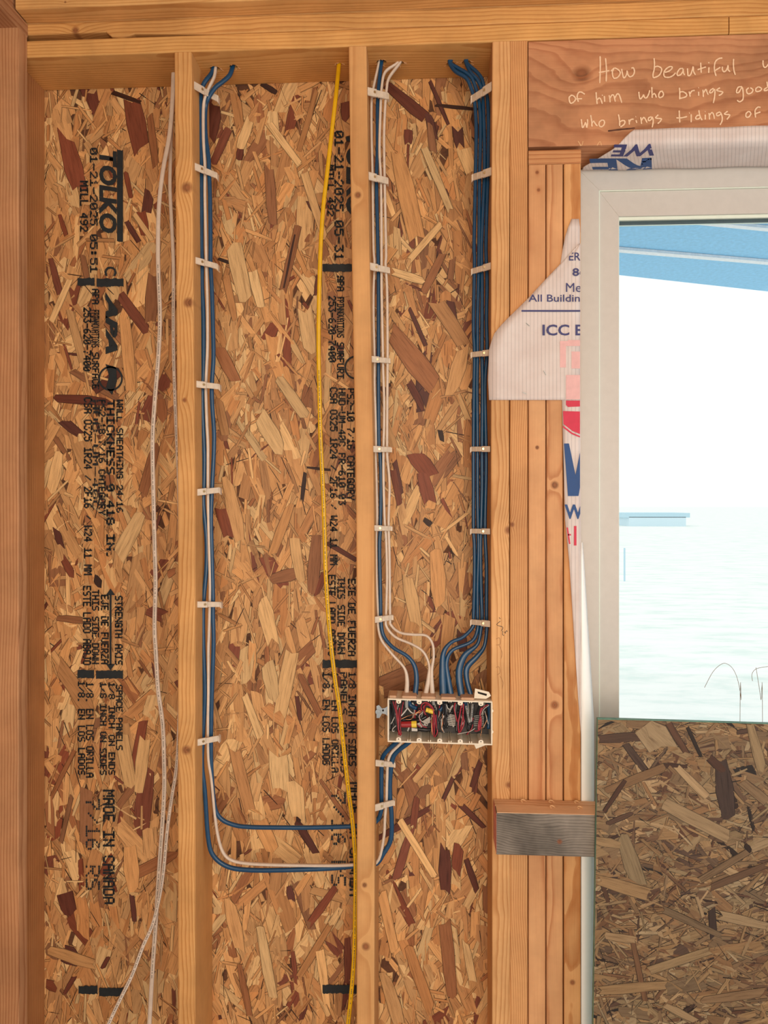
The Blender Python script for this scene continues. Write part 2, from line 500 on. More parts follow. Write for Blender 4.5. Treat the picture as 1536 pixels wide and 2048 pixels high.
def strands(name, parent, x0, x1, z0, z1, Y, seed, bays, n_big, n_small, feats, orient='v', big=1.0, tones=None, gray=0.0, spread=0.6, bright=1.0):
    rnd = random.Random(seed)
    verts, faces, cols, uvs = [], [], [], []
    def flake(cx, cz, L, W, ang, col, h, tilt=0.0004, ragged=0.18):
        ca, sa = math.cos(ang), math.sin(ang)
        pts = []
        tp = rnd.uniform(0.6, 1.0)
        sk = rnd.uniform(-0.5, 0.5) * W
        e1 = [(-L / 2 + rnd.uniform(-ragged, ragged) * W, -W / 2 * tp), (-L / 2 + rnd.uniform(-.5, .5) * W * ragged * 2 + sk * .5, 0), (-L / 2 + rnd.uniform(-ragged, ragged) * W + sk, W / 2 * tp)]
        md = [(rnd.uniform(-.2, .2) * L, W / 2 * rnd.uniform(.9, 1.05))]
        e2 = [(L / 2 + rnd.uniform(-ragged, ragged) * W + sk, W / 2 * rnd.uniform(.6, 1)), (L / 2 + rnd.uniform(-.5, .5) * W * ragged * 2, 0), (L / 2 + rnd.uniform(-ragged, ragged) * W, -W / 2 * rnd.uniform(.6, 1))]
        md2 = [(rnd.uniform(-.2, .2) * L, -W / 2 * rnd.uniform(.9, 1.05))]
        pts = e1 + md + e2 + md2
        ga, gb = rnd.uniform(-1, 1) * tilt / max(L, .01) * 2, rnd.uniform(-1, 1) * tilt / max(W, .004)
        ou, ov = rnd.uniform(0, 40), rnd.uniform(0, 40)
        base = len(verts)
        ring = []
        for (u, v) in pts:
            x = cx + u * ca - v * sa; z = cz + u * sa + v * ca
            x = min(max(x, x0), x1); z = min(max(z, z0), z1)
            ring.append((x, Y - h - ga * u - gb * v, z))
            uvs.append((u + ou, v + ov))
        verts.extend(ring); nb = len(pts)
        faces.append(tuple(range(base, base + nb)))
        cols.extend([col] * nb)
        # dark rim round each strand: crack and gap shadow put into the colour
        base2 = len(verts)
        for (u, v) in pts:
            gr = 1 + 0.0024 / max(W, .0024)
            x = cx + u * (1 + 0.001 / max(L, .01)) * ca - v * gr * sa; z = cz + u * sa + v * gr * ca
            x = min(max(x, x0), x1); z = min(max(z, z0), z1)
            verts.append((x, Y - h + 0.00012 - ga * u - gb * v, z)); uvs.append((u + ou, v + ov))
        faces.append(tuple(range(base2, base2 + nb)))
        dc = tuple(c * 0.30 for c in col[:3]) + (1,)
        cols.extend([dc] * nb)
    def pick(h):
        t = tones or [('pale', 16), ('tan', 44), ('mid', 31), ('brown', 6), ('red', 2.2), ('dark', .5)]
        s = rnd.uniform(0, sum(w for _, w in t))
        for k, w_ in t:
            s -= w_
            if s <= 0: break
        return shade(k)
    def shade(k):
        c = TONE[k]
        f = rnd.uniform(0.92, 1.07) * bright; g = rnd.uniform(-6, 6)
        c = [max(0, min(255, c[0] * f + g)), max(0, min(255, c[1] * f)), max(0, min(255, c[2] * f - g * .6))]
        if gray:
            m_ = sum(c) / 3; c = [v * (1 - gray) + m_ * gray for v in c]
        return srgb(*c)
    def rpos():
        while True:
            x = rnd.uniform(x0, x1)
            if any(a <= x <= b for a, b in bays): return x, rnd.uniform(z0, z1)
    base_ang = math.pi / 2 if orient == 'v' else 0.0
    for i in range(n_big):
        x, z = rpos()
        L = rnd.uniform(0.06, 0.15) * big; W = rnd.choice((rnd.uniform(0.010, 0.020), rnd.uniform(0.018, 0.042))) * big
        flake(x, z, L, W, base_ang + rnd.gauss(0, spread), pick(0), 0.0001 + 0.0009 * i / n_big, 0.00035)
    for i in range(n_small):
        x, z = rpos()
        crack = rnd.random() < .22
        L = rnd.uniform(0.015, 0.075); W = rnd.uniform(0.0015, 0.008)
        if crack: W = rnd.uniform(.0005, .0012); L *= .8
        flake(x, z, L, W, base_ang + rnd.gauss(0, spread * 1.5), shade('black') if crack else pick(0), 0.0009 + 0.0003 * i / n_small, 0.0002)
    hf = 0.0013
    for (a, b, c, d, w_, k) in feats:
        p, q = P(a, b, Y), P(c, d, Y)
        L = (q - p).length + 0.003; mid = (p + q) / 2
        hf += 1.2e-5; flake(mid.x, mid.z, L, w_ / FPX * (Y + D), math.atan2(q.z - p.z, q.x - p.x), shade(k), hf, 0.0, 0.3)
    me = bpy.data.meshes.new(name); me.from_pydata(verts, [], faces)
    ca = me.color_attributes.new('Col', 'FLOAT_COLOR', 'POINT')
    ca.data.foreach_set('color', [c for col in cols for c in col])
    ul = me.uv_layers.new(name='UVMap')
    li = [0] * len(me.loops); me.loops.foreach_get('vertex_index', li)
    ul.data.foreach_set('uv', [c for i in li for c in uvs[i]])
    me.update()
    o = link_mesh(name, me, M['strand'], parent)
    o['kind'] = 'stuff'
    return o


FE = [
 (130,262,155,370,38,'red'),(265,208,282,305,40,'red'),(300,235,312,330,15,'brown'),(225,185,280,205,8,'black'),(299,385,293,422,20,'dark'),
 (283,425,290,470,20,'red'),(255,445,278,485,11,'dark'),(245,596,292,660,20,'red'),(102,519,121,590,14,'red'),(114,797,218,803,18,'dark'),
 (308,548,302,640,30,'brown'),(125,842,156,866,20,'dark'),(315,885,287,987,22,'brown'),(323,805,326,840,20,'brown'),(111,1055,121,1090,14,'dark'),
 (128,1120,146,1152,16,'red'),(196,1151,196,1170,16,'black'),(114,1236,162,1241,14,'brown'),(303,1222,329,1233,26,'red'),(335,1150,350,1142,14,'brown'),
 (287,1442,269,1541,19,'red'),(277,1556,239,1612,15,'brown'),(144,1592,122,1683,10,'brown'),(173,1574,173,1683,28,'brown'),(272,1747,352,1706,22,'brown'),
 (133,1797,142,1834,34,'dark'),(126,1905,150,1914,36,'dark'),(97,1968,116,1976,22,'red'),(148,1954,130,1987,9,'dark'),(217,1914,206,1935,8,'dark'),
 (264,1790,270,1840,10,'dark'),(150,1500,105,1590,9,'brown'),(252,345,262,395,10,'red'),(165,510,176,560,12,'brown'),(120,430,132,470,9,'red'),
 (235,1010,262,1085,12,'mid'),(270,1060,238,1090,12,'pale'),(160,880,190,960,40,'tan'),(120,900,105,980,26,'pale'),(280,1030,240,1110,34,'pale'),
 (125,1340,190,1430,34,'mid'),(245,1480,262,1570,28,'pale'),(290,1480,278,1580,26,'pale'),(100,1900,190,1930,24,'tan'),(260,1690,268,1780,32,'tan'),
 (270,430,305,480,10,'pale'),(105,640,140,560,14,'pale'),(140,620,165,720,18,'tan'),(250,640,262,780,26,'tan'),
 (429,200,420,272,36,'dark'),(458,258,428,324,18,'red'),(538,332,546,448,22,'brown'),(633,182,600,300,12,'mid'),(622,402,634,424,18,'dark'),
 (482,296,478,320,14,'dark'),(691,213,691,242,18,'red'),(525,169,552,186,10,'black'),(597,450,566,582,16,'brown'),(590,470,568,575,5,'black'),
 (438,518,482,534,5,'black'),(610,946,605,1000,7,'black'),(633,1070,624,1183,26,'brown'),(545,1158,601,1143,26,'brown'),(615,935,660,940,4,'black'),
 (655,1086,712,1119,9,'dark'),(648,1148,633,1190,12,'red'),(594,1392,601,1440,8,'dark'),(594,1643,630,1702,15,'dark'),(672,1773,621,1846,16,'red'),
 (695,1880,696,1960,14,'red'),(642,1561,696,1640,9,'brown'),(586,1905,592,1960,10,'red'),(601,1585,597,1642,9,'black'),(578,1770,584,1800,14,'dark'),
 (556,1500,560,1580,40,'pale'),(590,1570,596,1640,34,'pale'),(520,1640,545,1700,30,'tan'),(520,830,560,900,34,'pale'),(470,500,490,600,32,'pale'),
 (505,540,520,610,20,'pale'),(610,350,650,480,16,'pale'),(540,250,600,330,14,'pale'),(525,1200,545,1280,34,'pale'),(585,1300,560,1420,30,'pale'),
 (560,760,610,830,22,'pale'),(480,300,500,240,20,'pale'),(470,1500,500,1620,24,'mid'),(455,960,480,1080,30,'tan'),(590,1080,600,1160,22,'pale'),
 (440,700,470,760,24,'brown'),(438,800,452,870,18,'mid'),(610,620,622,700,30,'pale'),(440,1010,455,1070,24,'red'),(548,1100,580,1010,20,'tan'),
 (454,560,470,640,14,'mid'),(600,180,640,160,12,'tan'),(536,1330,550,1400,30,'pale'),(640,1430,600,1350,14,'brown'),(520,1470,490,1390,16,'pale'),
 (778,175,852,238,24,'dark'),(860,164,896,248,7,'dark'),(855,227,868,275,16,'dark'),(817,258,817,288,18,'dark'),(915,258,919,290,20,'dark'),
 (872,211,955,220,6,'black'),(888,380,894,408,14,'dark'),(882,515,848,585,15,'brown'),(820,620,852,692,8,'dark'),(795,680,872,778,44,'brown'),
 (820,768,846,816,13,'dark'),(900,600,908,642,16,'dark'),(790,925,802,985,10,'dark'),(828,905,856,945,36,'red'),(846,950,858,1002,28,'red'),
 (786,940,800,1010,12,'red'),(922,1262,926,1304,20,'dark'),(770,1372,862,1332,44,'brown'),(757,1676,858,1616,13,'dark'),(834,1595,826,1650,14,'red'),
 (822,1660,792,1758,17,'red'),(923,1610,966,1652,11,'dark'),(890,1690,890,1780,24,'dark'),(934,1722,954,1780,12,'dark'),(962,1520,944,1574,12,'dark'),
 (906,1555,887,1598,8,'dark'),(918,1690,912,1740,20,'red'),(800,1640,868,1750,14,'pale'),(850,300,900,420,14,'pale'),(795,310,835,480,34,'tan'),
 (860,250,866,300,14,'brown'),(880,450,820,520,14,'pale'),(790,545,845,562,16,'pale'),(870,1100,880,1210,32,'tan'),(815,1150,830,1240,26,'pale'),
 (900,1400,905,1450,20,'tan'),(900,1230,890,1310,24,'tan'),(870,600,930,690,30,'mid'),(925,700,905,790,30,'tan'),(880,1500,830,1560,14,'tan'),
 (850,1040,862,1050,10,'black'),(880,860,884,880,8,'black'),(905,520,900,560,12,'brown'),(765,1790,790,1900,20,'tan'),(890,1850,905,1990,26,'brown'),
 (820,1900,860,2020,24,'mid'),(930,1880,945,1960,16,'pale'),(770,1950,800,2048,26,'tan'),(660,1850,600,1950,14,'mid'),(520,1850,545,1990,20,'pale'),
 (460,1800,480,1900,30,'tan'),(640,1900,655,2010,18,'pale'),(480,1930,500,2030,14,'brown'),
]
bays = [(X_A - 0.02, P(352, 1000, WD).x + 0.06), (P(395, 1000, WD).x, P(716, 1000, WD).x + 0.05), (P(745, 1000, WD).x, x_k + 0.01)]
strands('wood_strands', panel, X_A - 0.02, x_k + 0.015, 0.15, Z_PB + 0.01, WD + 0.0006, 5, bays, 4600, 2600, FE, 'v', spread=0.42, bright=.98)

# ------------------------------------------------------------------ studs and plates
ws = [wood('fir_stud_left', srgb(229, 175, 111), srgb(189, 126, 64), 'Z', 1, (0.03, 0.10), 170, 0.02, knots=[(0.0, P(375, 375).z - Z0, 0.012), (0.004, P(375, 605).z - Z0, 0.010), (-.004, P(375, 800).z - Z0, 0.006), (0.0, P(375, 1500).z - Z0, 0.010)]),
      wood('fir_stud_middle', srgb(222, 169, 110), srgb(187, 128, 74), 'Z', 2, (0.005, 0.03), 110, 0.006, contrast=0.7,
           knots=[(P(716, 390).x - x_s2 - .019, P(716, 390).z - Z0, .0075), (P(729, 1770).x - x_s2 - .019, P(729, 1770).z - Z0, .0065), (P(731, 1893).x - x_s2 - .019, P(731, 1893).z - Z0, .0085)]),
      wood('fir_king_a', srgb(230, 179, 122), srgb(189, 130, 76), 'Z', 3, (0.02, 0.05), 170, 0.02, knots=[(0.018, P(1018, 1060).z - Z0, .010), (0.018, P(1018, 1570).z - Z0, .009)]),
      wood('fir_king_b', srgb(221, 166, 110), srgb(179, 115, 66), 'Z', 4, (0.03, 0.07), 210, 0.012, knots=[(-0.014, P(1022, 1049).z - Z0, .006)]),
      wood('fir_jack_a', LT2, DK2, 'Z', 5, (0.01, 0.13), 120, 0.012, knots=[(0.0, P(1065, 345).z - Z0, .004), (0.003, P(1075, 380).z - Z0, .004), (0, P(1062, 895).z - Z0, .004)]),
      wood('fir_jack_b', LT2, DK2, 'Z', 6, (0.00, 0.04), 140, 0.02, knots=[(0.0, P(1105, 970).z - Z0, .008), (0.0, P(1110, 1410).z - Z0, .009)]),
      wood('fir_jack_c', srgb(229, 175, 118), srgb(189, 123, 69), 'Z', 7, (-0.004, 0.03), 120, 0.02, knots=[(0.0, P(1148, 1965).z - Z0, .006)]),
      wood('fir_plate_low', srgb(231, 178, 109), srgb(199, 137, 73), 'X', 8, (0.04, 0.06), 130, 0.014),
      wood('fir_plate_high', srgb(225, 172, 105), srgb(189, 128, 69), 'X', 9, (0.02, 0.03), 180, 0.016, knots=[(P(214, 58).x - (XR + X_WL) / 2, 0.018, .009)]),
      wood('fir_ledger', srgb(231, 180, 115), srgb(199, 139, 77), 'X', 10, (0.03, 0.02), 150, 0.012, knots=[(P(131, 6, -.05).x - (XR + X_WL) / 2, 0.011, .003)]),
      wood('fir_corner', srgb(207, 150, 96), srgb(165, 104, 60), 'Z', 11, (0.03, 0.05), 140, 0.012),
      wood('fir_left_wall', srgb(208, 156, 112), srgb(170, 112, 72), 'Z', 12, (0.1, 0.05), 150, 0.010),
      wood('fir_left_plate', srgb(200, 150, 108), srgb(166, 110, 74), 'Y', 13, (0.05, 0.05), 140, 0.010),
      wood('fir_cripple_plate', srgb(214, 160, 110), srgb(175, 112, 68), 'X', 14, (0.02, 0.05), 140, 0.010)]
# corner stud
board('stud', (X_A - SW, X_A), (0.0, WD), (Z0, Z_PB), 'Z', ws[10], wall)
f1 = interp([(90, P(348, 1000).x - x_s1), (500, P(351, 1000).x - x_s1), (1000, 0), (2048, 0)])
f2 = interp([(90, P(697, 1000).x - x_s2), (500, P(703, 1000).x - x_s2), (1000, 0), (1400, P(714, 1000).x - x_s2), (2048, P(713, 1000).x - x_s2)])
board('stud', (x_s1, x_s1 + SW), (0.0, WD), (Z0, Z_PB), 'Z', ws[0], wall, bow=lambda z: (f1(z), 0), nseg=24, r=0.004)
zc1 = P(715, 1654, 0.055).z; zc2 = P(715, 1731, 0.055).z
s2 = board('stud', (x_s2, x_s2 + SW), (0.0, WD), (Z0, Z_PB), 'Z', ws[1], wall, bow=lambda z: (f2(z), 0), nseg=24, r=0.003,
           cuts=[((x_s2 - .02, 0.055, zc1), (1, 0, 0), 0.010, 0.09), ((x_s2 - .02, 0.055, zc2), (1, 0, 0), 0.012, 0.09)])
fk = interp([(90, P(986, 1000).x - x_k), (500, 0), (1300, 0), (1650, P(985, 1000).x - x_k)])
board('stud', (x_k, x_k + SW), (0.0, WD), (Z0, Z_PB), 'Z', ws[2], wall, bow=lambda z: (fk(z) * .7, 0), nseg=20, r=0.003)
xk2 = x_k + SW + 0.0015
board('stud', (xk2, xk2 + SW - 0.001), (0.0005, WD), (Z0, Z_PB), 'Z', ws[3], wall, r=0.003)
zj = P(1110, 328, 0).z; zh = P(1110, 298, 0).z
xj = [P(1057, 1200, 0).x, P(1093, 1200, 0).x, P(1128, 1200, 0).x]
xe = [P(1091.5, 1200, 0).x, P(1126, 1200, 0).x, P(1162, 1200, 0).x]
for i in range(3):
    board('stud', (xj[i], xe[i]), (0.0, WD), (Z0, zj - 0.001), 'Z', ws[4 + i], wall, r=0.003)
board('bearing_plate', (xj[0], xe[2]), (0.0, WD), (zj, zh - 0.001), 'X', ws[13], wall)
zhb = P(1160, 291, 0).z
# holes in the plate
holes = []
for (hx, hy, r_) in ((430, 138, .011), (467, 134, .009), (678, 129, .006), (763, 125, .011), (800, 127, .009), (902, 129, .010), (933, 126, .010)):
    p = PZ(hx, hy, Z_PB); holes.append((p, r_))
plo = board('top_plate', (X_WL - WD, P(1457, 50).x), (0.0, WD), (Z_PB + .0003, Z_PM), 'X', ws[7], wall,
            cuts=[((p.x, p.y, Z_PB - 0.01), (0, 0, 1), r_, 0.08) for p, r_ in holes])
board('top_plate', (P(1459, 50).x, XR), (0.0, WD), (Z_PB + .0003, Z_PM), 'X', ws[7], wall)


def lift(co):
    x, y, z = co
    if z < Z_PM + 0.01:
        px = 862 + (x * 1600 / D)
        l = 0.0
        if px < 200: l = 0.0125
        elif px < 212: l = 0.0125 * (212 - px) / 12
        elif px < 242: l = 0.0
        elif px < 255: l = 0.006 * (px - 242) / 13
        elif px < 420: l = 0.006 * (420 - px) / 165
        co[2] += l


board('top_plate', (X_WL - WD, XR), (0.0, WD), (Z_PM + .0006, Z_PT), 'X', ws[8], wall, lift=lift, nseg=220)
board('bottom_plate', (X_WL + .001, XR), (0.0, WD), (0.0, Z0 - .0005), 'X', ws[7], wall)
board('rim_board', (X_WL - WD, XR), (0.0, .038), (Z_PT + .0002, Z_PT + .09), 'X', ws[9], wall)
board('stud', (X_A - SW - .0395, X_A - SW - .001), (0.0, WD), (Z0, Z_PB), 'Z', ws[10], wall)
led = board('ceiling_ledger', (X_WL + .001, XR), (-0.052, -0.0005), (Z_PT + .0003, Z_PT + .09), 'X', ws[9], wall)
# header
MH = wood('header_timber', srgb(206, 148, 106), srgb(164, 102, 68), 'X', 21, (0.02, 0.30), 75, 0.06, dirt=0.2, contrast=0.72,
          knots=[(P(1163, 148).x - (xj[0] + XR) / 2, P(1163, 148).z - zhb, .021)])
hdr = board('header', (xj[0], XR), (0.0006, WD), (zhb, Z_PB - 0.0015), 'X', MH, wall, r=0.0015)
# fix bearing plate height relation: header sits on it
# splinters round the holes
rnd = random.Random(3)
for p, r_ in holes:
    bm = bmesh.new()
    for k in range(9):
        a = rnd.uniform(0, 6.28); l = rnd.uniform(.003, .009)
        c = Vector((p.x + math.cos(a) * r_, p.y + math.sin(a) * r_, Z_PB + .0005))
        d = Vector((math.cos(a + rnd.uniform(-1, 1)) * l, math.sin(a) * l * .6, -rnd.uniform(.001, .005)))
        s = Vector((-math.sin(a), math.cos(a), 0)) * rnd.uniform(.0006, .0016)
        prism(bm, [c - s, c + s, c + d], (0, 0, .0006))
    tag(mk('hole_splinters', bm, M['splinter'], plo), kind='stuff')

# left wall ---------------------------------------------------------------
for i, yy in enumerate((-0.0385, -0.445, -0.85, -1.26, -1.66)):
    board('stud', (X_WL - WD, X_WL), (yy, yy + SW), (Z0, P(45, 66, 0).z), 'Z', ws[11], wl, r=0.002)
zlp = P(55, 76, 0).z
board('top_plate', (X_WL - WD, X_WL + .001), (-2.4, -0.0008), (zlp, zlp + 0.0300), 'Y', ws[12], wl)
board('top_plate', (X_WL - WD, X_WL - .004), (-2.4, -0.0008), (zlp + .0305, zlp + 0.07), 'Y', ws[12], wl)
board('bottom_plate', (X_WL - WD, X_WL), (-2.4, -0.001), (0, Z0 - .0005), 'Y', ws[12], wl)
bm = bmesh.new(); add_box(bm, X_WL - WD - .0115, X_WL - WD - .0005, -2.4, 0, 0, zlp + .07)
mk('sheathing_panel', bm, plain('osb_outer', srgb(190, 140, 88), .7, var=.2), wl)
# floor, ceiling ----------------------------------------------------------
bm = bmesh.new(); add_box(bm, X_WL - WD, XR, -5.2, WD, -0.1, -0.0005)
tag(mk('floor', bm, M['concrete']), kind='structure')
bm = bmesh.new(); add_box(bm, X_WL - WD, XR, -3.2, WD, Z_PT + .0915, Z_PT + .104)
tag(mk('ceiling', bm, plain('ceiling_sheathing', srgb(190, 140, 92), .7, var=.15)), kind='structure')

# ------------------------------------------------------------------ 5x7 dot matrix font
F57 = {}
_src = {
 'A': '0E11111F111111', 'B': '1E11111E11111E', 'C': '0E11101010110E', 'D': '1E11111111111E', 'E': '1F10101E10101F', 'F': '1F10101E101010',
 'G': '0E11101713110F', 'H': '1111111F111111', 'I': '1F04040404041F', 'J': '0702020202120C', 'K': '11121418141211', 'L': '1010101010101F',
 'M': '111B1515111111', 'N': '11111915131111', 'O': '0E11111111110E', 'P': '1E11111E101010', 'Q': '0E11111115120D', 'R': '1E11111E141211',
 'S': '0F10100E01011E', 'T': '1F040404040404', 'U': '1111111111110E', 'V': '11111111110A04', 'W': '11111115151B11', 'X': '11110A040A1111',
 'Y': '11110A04040404', 'Z': '1F01020408101F', '0': '0E11131519110E', '1': '040C040404041F', '2': '0E11010204081F', '3': '1F02040201110E',
 '4': '02060A121F0202', '5': '1F101E0101110E', '6': '0608101E11110E', '7': '1F010204080808', '8': '0E11110E11110E', '9': '0E11110F01020C',
 '/': '00010204081000', '-': '0000001F000000', ':': '000C0C000C0C00', '.': '0000000000000C', ' ': '00000000000000'}
for ch, h in _src.items(): F57[ch] = [int(h[i * 2:i * 2 + 2], 16) for i in range(7)]
YS = WD - 0.0034    # face the stamps lie on
srn = random.Random(11)


def quad_px(bm, x0, x1, y0, y1, Y, rough=0.0):
    n = max(1, int(abs(x1 - x0) / 3)) if rough else 1
    j = lambda: srn.uniform(-rough, rough)
    top = [(x0 + (x1 - x0) * i / n, y0 + j()) for i in range(n + 1)]
    bot = [(x0 + (x1 - x0) * i / n, y1 + j()) for i in range(n + 1)]
    T = [bm.verts.new(P(x, y, Y)) for x, y in top]; B = [bm.verts.new(P(x, y, Y)) for x, y in bot]
    for i in range(n): bm.faces.new((T[i], T[i + 1], B[i + 1], B[i]))


def dots_down(bm, text, x0, x1, y0, y1, bold=1.25, miss=0.03):
    bold *= 1.22
    """dot-matrix line reading downwards: tops of the letters at x1"""
    n = len(text); cw = (y1 - y0) / (n * 6 - 1); rw = (x1 - x0) / 7
    for i, ch in enumerate(text):
        g = F57.get(ch, F57[' '])
        for r in range(7):
            for c in range(5):
                if g[r] >> (4 - c) & 1 and srn.random() > miss:
                    cx = x1 - (r + .5) * rw; cy = y0 + (i * 6 + c + .5) * cw
                    hx = rw * .5 * bold * srn.uniform(.8, 1.1); hy = cw * .5 * bold * srn.uniform(.85, 1.15)
                    pts = [(cx - hx, cy), (cx - hx * .6, cy - hy), (cx + hx * .6, cy - hy), (cx + hx, cy), (cx + hx * .6, cy + hy), (cx - hx * .6, cy + hy)]
                    bm.faces.new([bm.verts.new(P(a, b, YS)) for a, b in pts])


def bar(bm, x0, x1, y0, y1): quad_px(bm, x0, x1, y0, y1, YS, 1.2)


def font_mesh(body, bold=0.0, shear=0.0):
    cu = bpy.data.curves.new('t', 'FONT'); cu.body = body; cu.size = 1; cu.offset = bold; cu.shear = shear; cu.resolution_u = 3
    o = bpy.data.objects.new('t', cu); COL.objects.link(o)
    bpy.context.view_layer.update()
    me = bpy.data.meshes.new_from_object(o.evaluated_get(bpy.context.evaluated_depsgraph_get()))
    bpy.data.objects.remove(o); bpy.data.curves.remove(cu)
    return me


def font_box(bm, body, box, Y, mode='n', bold=0.02, shear=0.0, clip=None, rough=0.0):
    """letters fitted into a px box; mode n upright, d reading down, u upside down"""
    me = font_mesh(body, bold, shear)
    xs = [v.co.x for v in me.vertices]; ys = [v.co.y for v in me.vertices]
    a0, a1, b0, b1 = min(xs), max(xs), min(ys), max(ys)
    x0, y0, x1, y1 = box
    b2 = bmesh.new(); b2.from_mesh(me)
    if rough: bmesh.ops.subdivide_edges(b2, edges=b2.edges, cuts=1)
    for v in b2.verts:
        u = (v.co.x - a0) / (a1 - a0); t = (v.co.y - b0) / (b1 - b0)
        if mode == 'n': px, py = x0 + (x1 - x0) * u, y1 - (y1 - y0) * t
        elif mode == 'u': px, py = x1 - (x1 - x0) * u, y0 + (y1 - y0) * t
        else: px, py = x0 + (x1 - x0) * t, y0 + (y1 - y0) * u
        if rough: px += srn.uniform(-rough, rough); py += srn.uniform(-rough, rough)
        v.co = P(px, py, Y)
    if clip:
        for (ax_, ay_, bx_, by_) in clip:     # keep the side to the right-hand of a->b in the picture
            A, B = P(ax_, ay_, Y), P(bx_, by_, Y)
            nrm = (B - A).cross(Vector((0, 1, 0)))
            bmesh.ops.bisect_plane(b2, geom=b2.verts[:] + b2.edges[:] + b2.faces[:], plane_co=A, plane_no=nrm, clear_outer=True)
    tmp = bpy.data.meshes.new('x'); b2.to_mesh(tmp); b2.free(); bm.from_mesh(tmp); bpy.data.meshes.remove(tmp); bpy.data.meshes.remove(me)


# stamps of the left bay
bm = bmesh.new()
for t, x0, x1, y0, y1, bo in (
    ('01-21-2025 05:51', 180, 195, 296, 545, 1.2), ('MILL 492', 160, 176, 362, 463, 1.3),
    ('APA', 184, 198, 578, 608, 1.3), ('FPINNOVATIONS', 183, 198, 620, 695, 1.3), ('253-620-7400', 167, 182, 615, 742, 1.35), ('SURFACE', 184, 198, 705, 778, 1.3),
    ('WALL SHEATHING 24/16', 233, 246, 800, 1025, 1.3), ('THICKNESS 0.418 IN.', 213, 229, 800, 1117, 1.35),
    ('PS2-18 7/16 CATEGORY', 197, 211, 800, 1030, 1.3), ('HUD-UM-40C', 185, 196, 800, 1020, 1.1), ('CSA O325 1R24 / 2F16 / W24 11 MM', 168, 184, 795, 1150, 1.3),
    ('STRENGTH AXIS', 230, 245, 1192, 1330, 1.35), ('EJE DE FUERZA', 202, 217, 1190, 1328, 1.35), ('THIS SIDE DOWN', 184, 198, 1180, 1328, 1.3), ('ESTE LADO ABAJO', 166, 182, 1172, 1330, 1.3),
    ('SPACE PANELS', 232, 245, 1370, 1500, 1.3), ('1/8 INCH ON ENDS', 217, 230, 1365, 1550, 1.3), ('1/8 INCH ON SIDES', 200, 213, 1365, 1550, 1.3),
    ('1/8. EN LOS ORILLA', 172, 187, 1365, 1555, 1.3), ('1/8. EN LOS LADOS', 156, 170, 1363, 1550, 1.3),
    ('MADE IN CANADA', 206, 229, 1580, 1808, 1.15), ('7/16 RS', 171, 200, 1598, 1780, 0.8)):
    dots_down(bm, t, x0, x1, y0, y1, bo)
font_box(bm, 'TOLKO', (198, 302, 234, 466), YS, 'd', 0.04, 0.15, rough=0.4)
bar(bm, 234, 246, 300, 483)
font_box(bm, 'C', (209, 533, 233, 552), YS, 'd', 0.02, rough=0.4)
bar(bm, 155, 189, 556, 571); bar(bm, 193, 247, 557, 573)
font_box(bm, 'APA', (211, 584, 235, 708), YS, 'd', 0.06, 0.3, rough=0.6)
for k in range(40):    # ring mark
    a0, a1 = k / 40 * 6.283, (k + 1) / 40 * 6.283
    bm.faces.new([bm.verts.new(P(221 + r_ * math.cos(a), 757 + r_ * 1.02 * math.sin(a), YS)) for r_, a in ((21, a0), (24.5, a0), (24.5, a1), (21, a1))])
bm.faces.new([bm.verts.new(P(a, b, YS)) for a, b in ((211, 728), (232, 735), (234, 762), (224, 790), (212, 775), (218, 752))])
bar(bm, 155, 188, 1340, 1356); bar(bm, 192, 246, 1341, 1357)
bar(bm, 219, 223, 1190, 1330)
for (y0, s) in ((1177, 1), (1341, -1)):
    bm.faces.new([bm.verts.new(P(a, b, YS)) for a, b in ((221, y0), (212, y0 + 13 * s), (230, y0 + 13 * s))])
bar(bm, 157, 195, 1972, 1988); bar(bm, 198, 248, 1976, 1993)
mk('printed_stamp', bm, M['ink'], panel)
# stamps of the middle bay
bm = bmesh.new()
for t, x0, x1, y0, y1, bo in (
    ('01-21-2025 05-31', 669, 687, 262, 520, 1.25), ('MILL 492', 655, 668, 330, 432, 1.3), ('APA', 674, 688, 552, 582, 1.35), ('FPINNOVATIONS', 674, 688, 594, 675, 1.35), ('SURFURI', 674, 688, 685, 757, 1.3),
    ('253-620-7400', 657, 672, 592, 724, 1.35), ('PS2-10 7/16 CATEGORY', 694, 709, 777, 1000, 1.3), ('HUD-UM-40C PR-610 03', 677, 691, 777, 1010, 1.3), ('CSA O325 1R24 / 2F16 / W24 11 MM', 660, 675, 775, 1130, 1.3),
    ('EJE DE FUERZA', 696, 711, 1158, 1312, 1.3), ('THIS SIDE DOWN', 675, 690, 1155, 1308, 1.3), ('ESTE LADO ABAJO', 656, 671, 1150, 1312, 1.3),
    ('1/8 INCH ON SIDES', 697, 712, 1345, 1532, 1.3), ('PANELS ON ENDS', 681, 694, 1345, 1545, 1.2), ('1/8. EN LOS ORILLA', 663, 677, 1345, 1545, 1.25), ('1/8. EN LOS LADOS', 645, 660, 1345, 1530, 1.25),
    ('7/16 RS', 662, 692, 1585, 1772, 0.85), ('MADE IN CANADA', 699, 720, 1565, 1792, 1.15)):
    dots_down(bm, t, x0, x1, y0, y1, bo)
bar(bm, 645, 716, 528, 543); bar(bm, 645, 720, 1320, 1336); bar(bm, 645, 716, 1970, 1987)
font_box(bm, 'TOLKO', (692, 265, 728, 432), YS, 'd', 0.045, 0.15, rough=0.5)
for k in range(40):
    a0, a1 = k / 40 * 6.283, (k + 1) / 40 * 6.283
    bm.faces.new([bm.verts.new(P(712 + r_ * math.cos(a), 735 + r_ * 1.02 * math.sin(a), YS)) for r_, a in ((20, a0), (23.5, a0), (23.5, a1), (20, a1))])
mk('printed_stamp', bm, M['ink'], panel)

